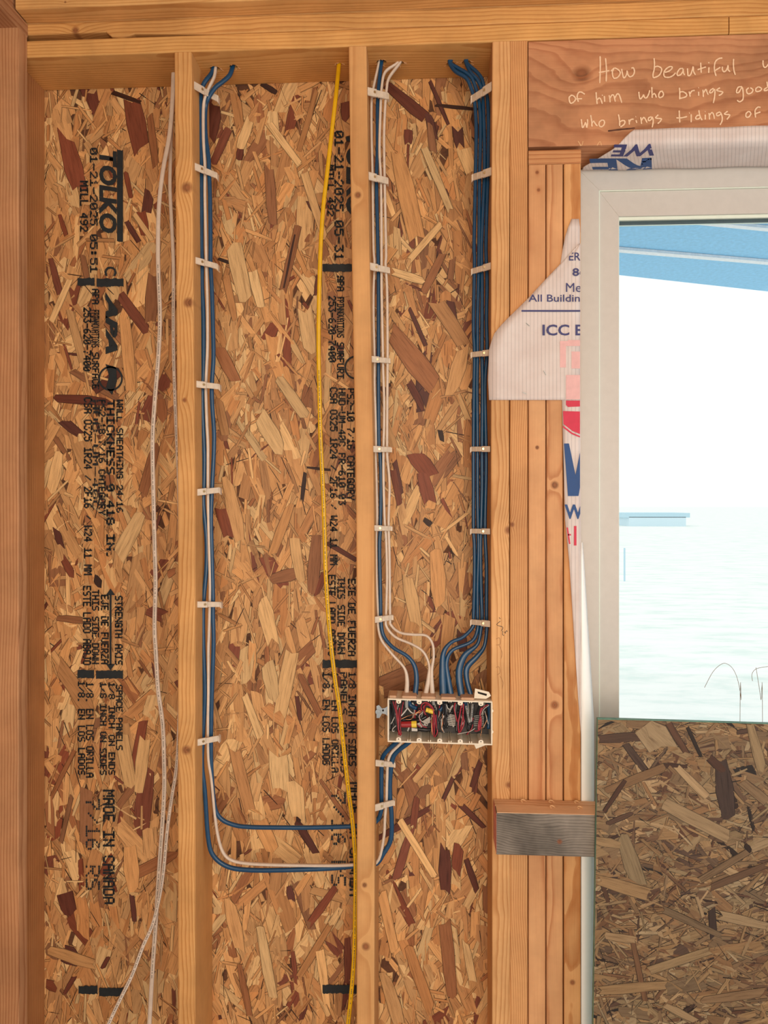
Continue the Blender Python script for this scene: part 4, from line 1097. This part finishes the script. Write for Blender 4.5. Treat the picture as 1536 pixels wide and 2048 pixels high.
CN = {'red': 'red insulated wire folded inside the open white box', 'black': 'black insulated wire packed inside the open white box', 'wht': 'thin white insulated wire inside the open white box',
      'grey': 'grey sheathed wire end inside the open white box', 'copper': 'bare copper wire looping inside the open white box', 'blue': 'stub of blue cable jacket inside the open white box'}
CM = {'red': 'red', 'black': 'black', 'wht': 'wht', 'grey': 'grey', 'copper': 'copper', 'blue': 'blue'}
for c, pts, y, r_ in WR:
    q = kp(pts)
    q = [(a, b, y + 0.002 * math.sin(i * 2.1)) for i, (a, b) in enumerate(q)]
    cable('wire', q, y, r_, r_ * 1.05e-3, M[CM[c]], CN[c], 'wire', {'wht': 'white', 'grey': 'grey'}.get(c, c) + ' wires in the electrical box', sub=5)


def nut(name, a, b, y, r0, r1, m0, m1, label):
    p, q = P(*kp([a])[0], y), P(*kp([b])[0], y)
    d = q - p; e = empty(name, (p + q) / 2, label=label, cat='wire connector')
    for (f0, f1, ra, rb, m, nm) in ((0, .66, r0, (r0 + r1) / 2, m0, 'connector_cap'), (.66, 1, r1 * .95, r1, m1, 'connector_skirt')):
        bm = bmesh.new(); A, B = p + d * f0, p + d * f1
        n = 16; dd = d.normalized(); qd = dd.to_track_quat('Z', 'Y')
        rg = []
        for (cc, r_) in ((A, ra * .75), (A + dd * .0008, ra), (B, rb)):
            rg.append([bm.verts.new(cc + qd @ Vector((r_ * (1 + .06 * (k % 2)) * math.cos(6.2832 * k / n), r_ * (1 + .06 * (k % 2)) * math.sin(6.2832 * k / n), 0))) for k in range(n)])
        for r0_, r1_ in zip(rg, rg[1:]):
            for k in range(n): bm.faces.new((r0_[k], r0_[(k + 1) % n], r1_[(k + 1) % n], r1_[k]))
        bm.faces.new(rg[0][::-1]); bm.faces.new(rg[-1])
        mk(nm, bm, m, e)


nut('wire_connector', (268, 505), (468, 500), -.002, .0058, .0068, M['nutred'], M['nutyel'], 'red and yellow twist connector lying at the left of the box')
nut('wire_connector', (690, 345), (588, 315), -.003, .0050, .0046, M['nutyel'], M['nutyel'], 'small yellow twist connector near the top middle of the box')
for (a, b, lab) in (((1100, 265), (1145, 480), 'left one of two grey lettered cable ends in the box'), ((1185, 245), (1165, 470), 'right one of two grey lettered cable ends in the box')):
    p = kp([a, b]); o = cable('cable_end', [(p[0][0], p[0][1]), ((p[0][0] + p[1][0]) / 2, (p[0][1] + p[1][1]) / 2), (p[1][0], p[1][1])], -.004, 2.1, .0018, M['grey'], lab, 'cable', dashes=(.05, .95))
bm = bmesh.new(); prism(bm, [P(*q, .0) for q in kp([(405, 550), (480, 560), (478, 592), (405, 590)])], (0, .001, 0))
tag(mk('paper_tag', bm, M['wht']), 'small white tag below the red connector in the box', 'tag')

# ------------------------------------------------------------------ window
win = empty('window_1', (P(1300, 1000, .12).x, .12, .6), kind='structure')
YW = .112
xl = P(1157, 1000, YW).x; zt = zhb - .004; xr = XR - .08; zb = 0.14
def wxz(px, py, y): p = P(px, py, y); return p.x, p.z
fx1, _ = wxz(1198, 900, YW); fz1 = P(1200, 380, YW).z
sx1, _ = wxz(1237.5, 900, YW + .006); sz1 = P(1237, 433, YW + .006).z
def ring(prefix, x0, z1, ix, iz, y0, y1, mat, bottom=None):
    """mitred ring: outer left x0/top z1, inner ix/iz; symmetric on the right and below"""
    ox0, oz1 = x0, z1; ox1 = xr - (x0 - xl); oz0 = zb + (zt - z1)
    wx = ix - x0; wz = z1 - iz
    ix1 = ox1 - wx; iz0 = oz0 + wz
    quads = {'left': [(ox0, oz0), (ix, iz0), (ix, iz), (ox0, oz1)], 'right': [(ox1, oz0), (ox1, oz1), (ix1, iz), (ix1, iz0)],
             'top': [(ox0, oz1), (ix, iz), (ix1, iz), (ox1, oz1)], 'bottom': [(ox0, oz0), (ox1, oz0), (ix1, iz0), (ix, iz0)]}
    for k, q in quads.items():
        bm = bmesh.new(); prism(bm, [Vector((a, y0, b)) for a, b in q], (0, y1 - y0, 0))
        bmesh.ops.bevel(bm, geom=[e for e in bm.edges], offset=min(.0006, (y1 - y0) * .2), segments=1, affect='EDGES')
        mk(prefix + ('_stile' if k in ('left', 'right') else '_rail'), bm, mat, win)
ring('frame', xl, zt, fx1, fz1, YW, YW + .075, M['vinyl'])
ring('frame_highlight', fx1, fz1, fx1 + .0022, fz1 - .0022, YW + .001, YW + .06, M['bead'])  # pale ring: highlight along the frame and sash joint, put into the colour
ring('sash', fx1 + .0024, fz1 - .0024, sx1, sz1, YW + .005, YW + .06, M['vinyl'])
bx, bz = sx1 + .0018, sz1 - .0075
ring('glazing_bead', sx1 + .0002, sz1 - .0002, bx, bz, YW + .009, YW + .05, M['bead'])
ring('gasket', bx, bz, bx + .0008, bz - .0045, YW + .016, YW + .03, M['gasket'])
bm = bmesh.new(); add_box(bm, bx, xr - (bx - xl), YW + .020, YW + .024, zb + (zt - bz), bz)
mk('pane', bm, M['glass'], win)
for (x0_, x1_, z0_, z1_) in ((X_JE - .010, xl + .004, zb, zt + .012), (xl + .0045, xr - .002, zt - .003, zt + .012)):
    bm = bmesh.new(); add_box(bm, x0_, x1_, YW + .0295, YW + .0315, z0_, z1_)
    mk('nailing_flange', bm, M['vinyl'], win)
# wall under the window and to its right
board('sill_plate', (xe[2] + .001, XR), (0, WD), (zb - .045, zb - .004), 'X', ws[13], wall)
for xx in (0.75, 1.15, 1.55):
    board('stud', (xx, xx + SW), (0, WD), (Z0, zb - .046), 'Z', ws[3], wall)
board('stud', (XR - .075, XR - .037), (0.001, WD), (zb - .003, zhb - .001), 'Z', ws[3], wall)
bm = bmesh.new(); add_box(bm, X_JE - .003, XR, WD + .0008, WD + .0118, 0, zb - .005)
mk('sheathing_panel', bm, M['osb_core'], wall)

# ------------------------------------------------------------------ house wrap
def sheet(name, grid, label, uvf=None, group=None, thick=.0004):
    """grid of rows of world points"""
    bm = bmesh.new(); uvl = bm.loops.layers.uv.new('UVMap')
    V = [[bm.verts.new(p) for p in row] for row in grid]
    for j in range(len(V) - 1):
        for i in range(len(V[0]) - 1):
            f = bm.faces.new((V[j][i], V[j][i + 1], V[j + 1][i + 1], V[j + 1][i]))
            for l in f.loops: l[uvl].uv = uvf(l.vert.co) if uvf else (l.vert.co.x, l.vert.co.z)
    me = bpy.data.meshes.new(name); bm.to_mesh(me); bm.free()
    o = link_mesh(name, me, M['wrap'], smooth=True)
    md = o.modifiers.new('s', 'SOLIDIFY'); md.thickness = thick; md.offset = 0
    return tag(o, label, 'house wrap', group)


def lerp_tab(tab, y):
    if y <= tab[0][0]: return tab[0][1]
    for (a, b), (c, d) in zip(tab, tab[1:]):
        if y <= c: return b + (d - b) * (y - a) / (c - a)
    return tab[-1][1]


# strip lapping on the last jack stud
Ltab = [(438,1143),(465,1132),(500,1125),(540,1119),(800,1124),(1040,1130),(1130,1139),(1290,1149),(1420,1158),(1470,1162)]
Rtab = [(438,1158),(442,1160),(1500,1163)]
rows = []
ys = [438 + (1470 - 438) * i / 60 for i in range(61)]
for y in ys:
    a, b = lerp_tab(Ltab, y), lerp_tab(Rtab, y)
    rows.append([P(a + (b - a) * t / 4, y, -.0022 - .0012 * math.sin(y * .03 + t) * (1 if t else .2) ** 1) for t in range(5)])
strip = sheet('house_wrap_strip', rows, 'narrow printed strip of house wrap lapped down the stud next to the window')
# lining in the window jamb
rows = []
for i in range(31):
    y = 1085 + (2600 - 1085) * i / 30
    f = min(1, (y - 1085) / 350)
    rows.append([P(1162.5, y, -.002), P(1162 + 2 + 8 * f, y, .000), P(1162 + 3 + 16 * f, y, .006), P(1163 + 3 + 22 * f, y, .020)])
_o = sheet('house_wrap_lining', rows, 'pale house wrap lining the window jamb beside the lower studs', uvf=lambda c: (c.x + c.y, c.z))
_o.data.materials[0] = M['wrap2']
# triangular flap
Ft = [(486,1160),(520,1128),(560,1090),(600,1053),(640,1012),(655,998),(668,988),(685,982),(700,978),(760,976),(800,978)]
rows = []
for i in range(41):
    y = 487 + (800 - 487) * i / 40
    a = lerp_tab(Ft, y)
    rows.append([P(a + (1161 - a) * t / 8, y, -.0052 - .0010 * math.sin(y * .02 + t * .9)) for t in range(9)])
flap = sheet('house_wrap_flap', rows, 'slanted translucent flap of house wrap stapled across the studs left of the window')
cl = [(1160, 800, 1160, 480)]
def clipdiag(): return None
bm = bmesh.new(); YF = -.0068
dg_ = [(1046, 605, 1166, 480)]
font_box(bm, 'ER', (1138, 505, 1161, 521), YF, bold=.01)
font_box(bm, '86', (1145, 536, 1172, 552), YF, bold=.02)
font_box(bm, 'Met', (1132, 566, 1172, 584), YF, bold=.0)
font_box(bm, 'All Building', (1057, 589, 1172, 608), YF, bold=.01)
font_box(bm, 'ICC ES', (1085, 649, 1181, 671), YF, bold=.02)
quad_px(bm, 1043, 1166, 620, 623.5, YF)
# cut at the sheet edges
bmesh.ops.bisect_plane(bm, geom=bm.verts[:] + bm.edges[:] + bm.faces[:], plane_co=P(1160.5, 600, YF), plane_no=(1, 0, 0), clear_outer=True)
A, B = P(1046, 608, YF), P(1158, 492, YF)
nrm = (B - A).cross(Vector((0, 1, 0)))
if nrm.z < 0: nrm = -nrm
bmesh.ops.bisect_plane(bm, geom=bm.verts[:] + bm.edges[:] + bm.faces[:], plane_co=A, plane_no=nrm, clear_outer=True)
mk('navy_lettering', bm, M['navy'], flap)
bm = bmesh.new(); quad_px(bm, 1136, 1160, 680, 688, YF - .0001)
for (a, b, c, d) in ((1120, 1160, 682, 692), (1120, 1132, 692, 735), (1143, 1160, 703, 737), (1132, 1160, 750, 799)): quad_px(bm, a, b, c, d, YF)
mk('faded_red_print', bm, M['redfade'], flap)
for (a, b, c, d) in ((1052, 646, 1059, 652), (1087, 741, 1092, 750), (1045, 784, 1053, 788)):
    bm = bmesh.new(); p, q = P(a, b, YF - .0006), P(c, d, YF - .0006); s = (q - p).normalized().cross(Vector((0, 1, 0))) * .0005
    prism(bm, [p - s, q - s, q + s, p + s], (0, .0008, 0)); mk('staple', bm, M['staple'], flap)
YP = -.0042
bm = bmesh.new()
def polyp(bm, pts, Y): bm.faces.new([bm.verts.new(P(a, b, Y)) for a, b in pts])
bm = bmesh.new(); polyp(bm, [(1132, 801), (1160, 801), (1160, 813), (1136, 814), (1132, 810)], YP); mk('red_print', bm, M['redp'], strip)
bm = bmesh.new(); polyp(bm, [(1126, 822), (1160, 823), (1160, 868), (1145, 862), (1127, 848)], YP); mk('red_print', bm, M['redp'], strip)
bm = bmesh.new(); polyp(bm, [(1126, 851), (1144, 865), (1160, 872), (1160, 875), (1143, 868), (1126, 855)], YP); mk('red_print', bm, M['redp'], strip)
bm = bmesh.new(); polyp(bm, [(1148, 1052), (1153, 1052), (1153, 1091), (1148, 1091)], YP); mk('red_print', bm, M['redp'], strip)
bm = bmesh.new(); polyp(bm, [(1133, 1055), (1136, 1055), (1141, 1088), (1138, 1088)], YP); mk('red_print', bm, M['redp'], strip)
bm = bmesh.new(); polyp(bm, [(1136, 1068), (1142, 1068), (1142, 1071), (1136, 1071)], YP); mk('red_print', bm, M['redp'], strip)

bm = bmesh.new()
polyp(bm, [(1128, 887), (1138, 887), (1151, 950), (1160, 905), (1160, 975), (1157, 992), (1136, 992)], YP)
font_box(bm, 'Wi', (1129, 1009, 1172, 1038), YP, bold=.03)
bmesh.ops.bisect_plane(bm, geom=bm.verts[:] + bm.edges[:] + bm.faces[:], plane_co=P(1160.5, 900, YP), plane_no=(1, 0, 0), clear_outer=True)
mk('blue_print', bm, M['navyblue'], strip)
# sheet folded over the header bottom edge into the opening
# profile across the fold: front face of header (y<0) -> under edge -> sagging back to the window frame
prof = [(0.0, -.0015, .030), (.12, -.0018, .020), (.22, -.003, .010), (.32, -.001, .000), (.42, .012, -.006), (.58, .040, -.010), (.74, .068, -.012), (.88, .092, -.012), (1.0, .108, -.0085)]
arc = [0]
for a, b in zip(prof, prof[1:]): arc.append(arc[-1] + math.hypot(a[1] - b[1], a[2] - b[2]))
def fold(x, s):
    """point of the folded sheet; s arc length from its upper edge"""
    for k in range(len(prof) - 1):
        if s <= arc[k + 1] or k == len(prof) - 2:
            t = (s - arc[k]) / (arc[k + 1] - arc[k]); a, b = prof[k], prof[k + 1]
            return Vector((x, a[1] + (b[1] - a[1]) * t, zhb + a[2] + (b[2] - a[2]) * t + .0008 * math.sin(x * 40)))
SMAX = arc[-1]
xL0 = P(1268, 263, 0).x; xL1 = P(1160, 345, .11).x + .002
bm = bmesh.new(); uvl = bm.loops.layers.uv.new('UVMap')
NR, NC = 26, 90
V = []
for j in range(NR + 1):
    s = SMAX * j / NR
    f = j / NR
    # slanted torn left edge
    xa = xL0 + (xL1 - xL0) * min(1, f * 1.25) ** 0.8
    V.append([bm.verts.new(fold(xa + (XR - .08 - xa) * (i / NC) ** 1.3, s)) for i in range(NC + 1)])
for j in range(NR):
    for i in range(NC):
        f = bm.faces.new((V[j][i], V[j][i + 1], V[j + 1][i + 1], V[j + 1][i]))
        for l in f.loops:
            co = l.vert.co; l[uvl].uv = (co.x - co.y * .35, co.z)
me = bpy.data.meshes.new('hw'); bm.to_mesh(me); bm.free()
hw = link_mesh('house_wrap_fold', me, M['wrap'], smooth=True)
md = hw.modifiers.new('s', 'SOLIDIFY'); md.thickness = .0004; md.offset = 0
tag(hw, 'striped house wrap folded under the header above the window, blue upside-down letters', 'house wrap')
# letters on the folded sheet, upside down: mapped by (x, arc length)
def fold_text(body, x0, x1, s0, s1, mat, name, bold, shear=0.0):
    me = font_mesh(body, bold, shear)
    b2 = bmesh.new(); b2.from_mesh(me)
    xs = [v.co.x for v in b2.verts]; ys = [v.co.y for v in b2.verts]; a0, a1, c0, c1 = min(xs), max(xs), min(ys), max(ys)
    bmesh.ops.triangulate(b2, faces=b2.faces)
    for _ in range(2): bmesh.ops.subdivide_edges(b2, edges=[e for e in b2.edges if e.calc_length() > .12], cuts=1); bmesh.ops.triangulate(b2, faces=b2.faces)
    if s1 > SMAX:
        lim = c0 + (c1 - c0) * (SMAX - s0) / (s1 - s0)
        bmesh.ops.bisect_plane(b2, geom=b2.verts[:] + b2.edges[:] + b2.faces[:], plane_co=(0, lim, 0), plane_no=(0, 1, 0), clear_outer=True)
    for v in b2.verts:
        u = (v.co.x - a0) / (a1 - a0); t = (v.co.y - c0) / (c1 - c0)
        s = s0 + (s1 - s0) * t
        p = fold(x1 + (x0 - x1) * u, s); 
        n = Vector((0, -.6, -.8)) * .0006
        v.co = p + n
    mk(name, b2, mat, hw)
xa = lambda px, y: P(px, 320, y).x
fold_text('WE', xa(1222, .03), xa(1312, .02), arc[3] + .000, arc[3] + .038, M['navy'], 'navy_lettering', .03)
fold_text('RE', xa(1172, .08), xa(1322, .07), arc[3] + .046, SMAX + .030, M['navyblue'], 'blue_print', .03, -.3)

# ------------------------------------------------------------------ block of two boards
WG = wood('weathered_grey_board', srgb(146, 136, 124), srgb(84, 76, 70), 'X', 31, (0.01, 0.012), 170, 0.05, knots=[(-.085, .03, .006)], contrast=.8, dirt=.35)
WG2 = wood('fir_cleat', srgb(236, 196, 156), srgb(200, 144, 100), 'X', 32, (0.03, 0.05), 150, 0.02)
ztop = P(1000, 1625, -.0762).z; zbot = P(1000, 1710, -.0762).z
xb0 = P(993, 1660, -.0762).x
rb = board('cleat_board', (xb0, xb0 + .42), (-.0385, -.0012), (zbot, ztop), 'X', WG2)
tag(rb, 'fresh fir cleat board screwed across the studs, behind the grey weathered board', 'board')
fb = board('weathered_board', (xb0, xb0 + .42), (-.0768, -.0392), (zbot, ztop), 'X', WG)
tag(fb, 'grey weathered short board held across the studs below the window corner', 'board')
for o, y0, y1 in ((rb, -.038, -.0015), (fb, -.0765, -.0395)):
    bm = bmesh.new(); add_box(bm, xb0 - .0006, xb0 + .0003, y0 + .002, y1 - .002, zbot + .003, ztop - .003)
    mk('painted_end', bm, M['pinkpaint'], o)
bm = bmesh.new(); add_box(bm, xb0 + .001, xb0 + .41, -.0775, -.0405, ztop - .0004, ztop + .0006)
tag(mk('fresh_top_face', bm, WG2, fb), None)
rn = random.Random(5)
for k, (cx, cy) in enumerate(((1047, 1603), (1103, 1603), (1154, 1601), (1160, 1606), (1105, 1613))):
    c = P(cx, cy, -.02 if cy < 1605 else -.05); c.z = ztop + .0012
    bm = bmesh.new(); pts = []
    for i in range(9):
        a = i / 8 * 4.2; pts.append((c.x + .005 * math.cos(a), c.y + .004 * math.sin(a), c.z + .0015 + .002 * math.sin(a * .8) ** 2, .0012, .0006))
    sweep(bm, pts, 6)
    tag(mk('wood_shaving', bm, M['splinter']), 'pale curled wood shaving on top of the short boards', 'wood shaving', 'wood shavings on the short boards')

# ------------------------------------------------------------------ loose OSB sheet, lower right
YO = -.0892
oTL, oBL = P(1195, 1437, YO), P(1186, 2048, YO)
dv = (oBL - oTL).normalized(); du = Vector((-dv.z, 0, dv.x))
if du.x < 0: du = -du
Wd, Ht = .62, .80
lo = empty('loose_sheathing_board', oTL + dv * Ht + du * Wd / 2, label='loose brown strand board sheet with green edges leaning in front of the window', cat='strand board')
q = [oTL, oTL + du * Wd, oTL + du * Wd + dv * Ht, oTL + dv * Ht]
bm = bmesh.new(); prism(bm, q, (0, .0112, 0)); bmesh.ops.bevel(bm, geom=bm.edges[:], offset=.0008, segments=1, affect='EDGES')
mk('board_core', bm, M['green'], lo)
TONE2 = dict(TONE)
TONE.update({'pale': (196, 164, 120), 'tan': (176, 142, 98), 'mid': (156, 120, 82), 'brown': (128, 94, 66), 'red': (106, 74, 54), 'dark': (86, 58, 44), 'black': (54, 40, 32)})
FO = [(1198,1478,1284,1472,18,'red'),(1251,1488,1298,1551,13,'red'),(1262,1505,1299,1552,5,'dark'),(1339,1450,1371,1505,12,'red'),(1442,1526,1455,1632,34,'dark'),(1418,1515,1445,1540,16,'dark'),
      (1423,1820,1427,1874,14,'dark'),(1217,1646,1263,1626,9,'red'),(1244,1671,1274,1759,34,'tan'),(1290,1445,1330,1500,60,'pale'),(1350,1530,1410,1590,16,'pale'),
      (1215,1580,1330,1535,18,'mid'),(1335,1610,1450,1670,26,'pale'),(1240,1690,1190,1680,20,'tan'),(1198,1760,1300,1790,26,'tan'),(1400,1760,1500,1700,12,'mid'),
      (1420,1775,1530,1730,14,'brown'),(1260,1860,1290,2000,10,'brown'),(1210,1870,1270,1880,16,'pale'),(1500,1450,1525,1540,20,'tan'),(1330,1820,1440,1870,14,'mid'),
      (1480,1560,1530,1600,20,'mid'),(1300,1940,1420,1900,16,'tan'),(1440,1830,1530,1850,18,'pale'),(1200,1980,1330,1970,20,'tan'),(1400,2000,1520,1985,18,'mid'),(1330,2010,1390,2040,14,'pale'),
      (1375,1455,1400,1510,6,'black'),(1210,1620,1250,1560,8,'dark'),(1490,1690,1500,1700,9,'black')]
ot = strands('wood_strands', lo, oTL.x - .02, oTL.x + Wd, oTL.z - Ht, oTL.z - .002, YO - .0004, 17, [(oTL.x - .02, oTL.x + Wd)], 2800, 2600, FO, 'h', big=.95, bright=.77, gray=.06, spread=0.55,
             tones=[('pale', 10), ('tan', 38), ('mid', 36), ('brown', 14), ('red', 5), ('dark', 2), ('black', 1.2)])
TONE.update(TONE2)
# trim the strand skin to the tilted outline
bm = bmesh.new(); bm.from_mesh(ot.data)
loc = wloc(ot)
for (pt, nn) in ((oTL + du * .0006, -du), (oTL + dv * .0010, -dv), (oTL + du * (Wd - .001), du), (oTL + dv * (Ht - .001), dv)):
    bmesh.ops.bisect_plane(bm, geom=bm.verts[:] + bm.edges[:] + bm.faces[:], plane_co=pt - loc, plane_no=nn, clear_outer=True)
bm.to_mesh(ot.data); bm.free()
# second stray fibres above the board top: grass-thin hairs are outside, left out

# ------------------------------------------------------------------ outside
bm = bmesh.new(); add_box(bm, -250, 250, .6, 400, -.45, -.30)
tag(mk('ground', bm, M['field']), kind='structure')
zp = CZ + 1.0
a = PZ(1237, 550, zp); b = PZ(1536, 583, zp); dd = (b - a).normalized(); nn = Vector((-dd.y, dd.x, 0))
pr = empty('porch_roof', (0.8, .4, zp), label='blue sheeted porch roof seen through the top of the window', cat='porch roof')
a0 = a - dd * 1.0; b0 = a + dd * 3.0
bm = bmesh.new(); prism(bm, [a0, b0, Vector((b0.x, .25, zp)), Vector((a0.x, .25, zp))], (0, 0, .03))
mk('roof_sheet', bm, M['porchblue'], pr)
for (p1, p2, wdt) in (((1237, 502), (1536, 527), .035), ((1380, 445), (1536, 460), .03)):
    a_ = PZ(*p1, zp - .012); b_ = PZ(*p2, zp - .012); e_ = (b_ - a_).normalized()
    s = Vector((-e_.y, e_.x, 0)) * wdt / 2; a_ = a_ - e_ * .4; b_ = b_ + e_ * 1.2
    bm = bmesh.new(); prism(bm, [a_ - s, b_ - s, b_ + s, a_ + s], (0, 0, .011)); mk('batten', bm, M['porchbatten'], pr)
fbd = empty('far_building', (7, 30, -.3), label='faint long low building far across the pale field', cat='building')
def onplane(px, py, Y): return P(px, py, Y)
for (x0, x1, y0, y1, m, nm) in ((1258, 1372, 1034, 1053, 'farwall', 'wall'), (1250, 1380, 1026, 1035, 'farroof', 'roof')):
    p, q = P(x0, y1, 60), P(x1, y0, 60)
    bm = bmesh.new(); add_box(bm, p.x, q.x, 60, 64, p.z, q.z); mk(nm, bm, M[m], fbd)
p = P(1249, 1096, 16.4)
bm = bmesh.new(); disc_prism(bm, (p.x, 16.4, -.31), (0, 0, 1), .02, p.z + .31, 8)
tag(mk('fence_post', bm, M['farroof']), 'thin pale fence post standing in the field', 'post')
for k, pts in enumerate(([(1409,1375),(1425,1345),(1440,1330),(1452,1327),(1466,1338),(1476,1362),(1482,1400),(1480,1440)], [(1505,1362),(1504,1348),(1512,1338),(1530,1334),(1545,1335),(1560,1360),(1565,1420)], [(1512,1335),(1516,1360),(1522,1400),(1525,1440)])):
    q = [P(a, b, .5) for a, b in pts]; e = q[-1].copy(); e.z = -.302; q.append(e)
    q = catmull([(v.x, v.y, v.z, .0006, .0006) for v in q], 5)
    bm = bmesh.new(); sweep(bm, q, 5)
    tag(mk('dry_grass_stalk', bm, M['pencil_faint']), ['tallest arching dry grass stalk outside the lower pane', 'hooked dry grass stalk outside at the right picture edge', 'straight thin dry grass stalk outside beside the hooked one'][k], 'grass stalk')
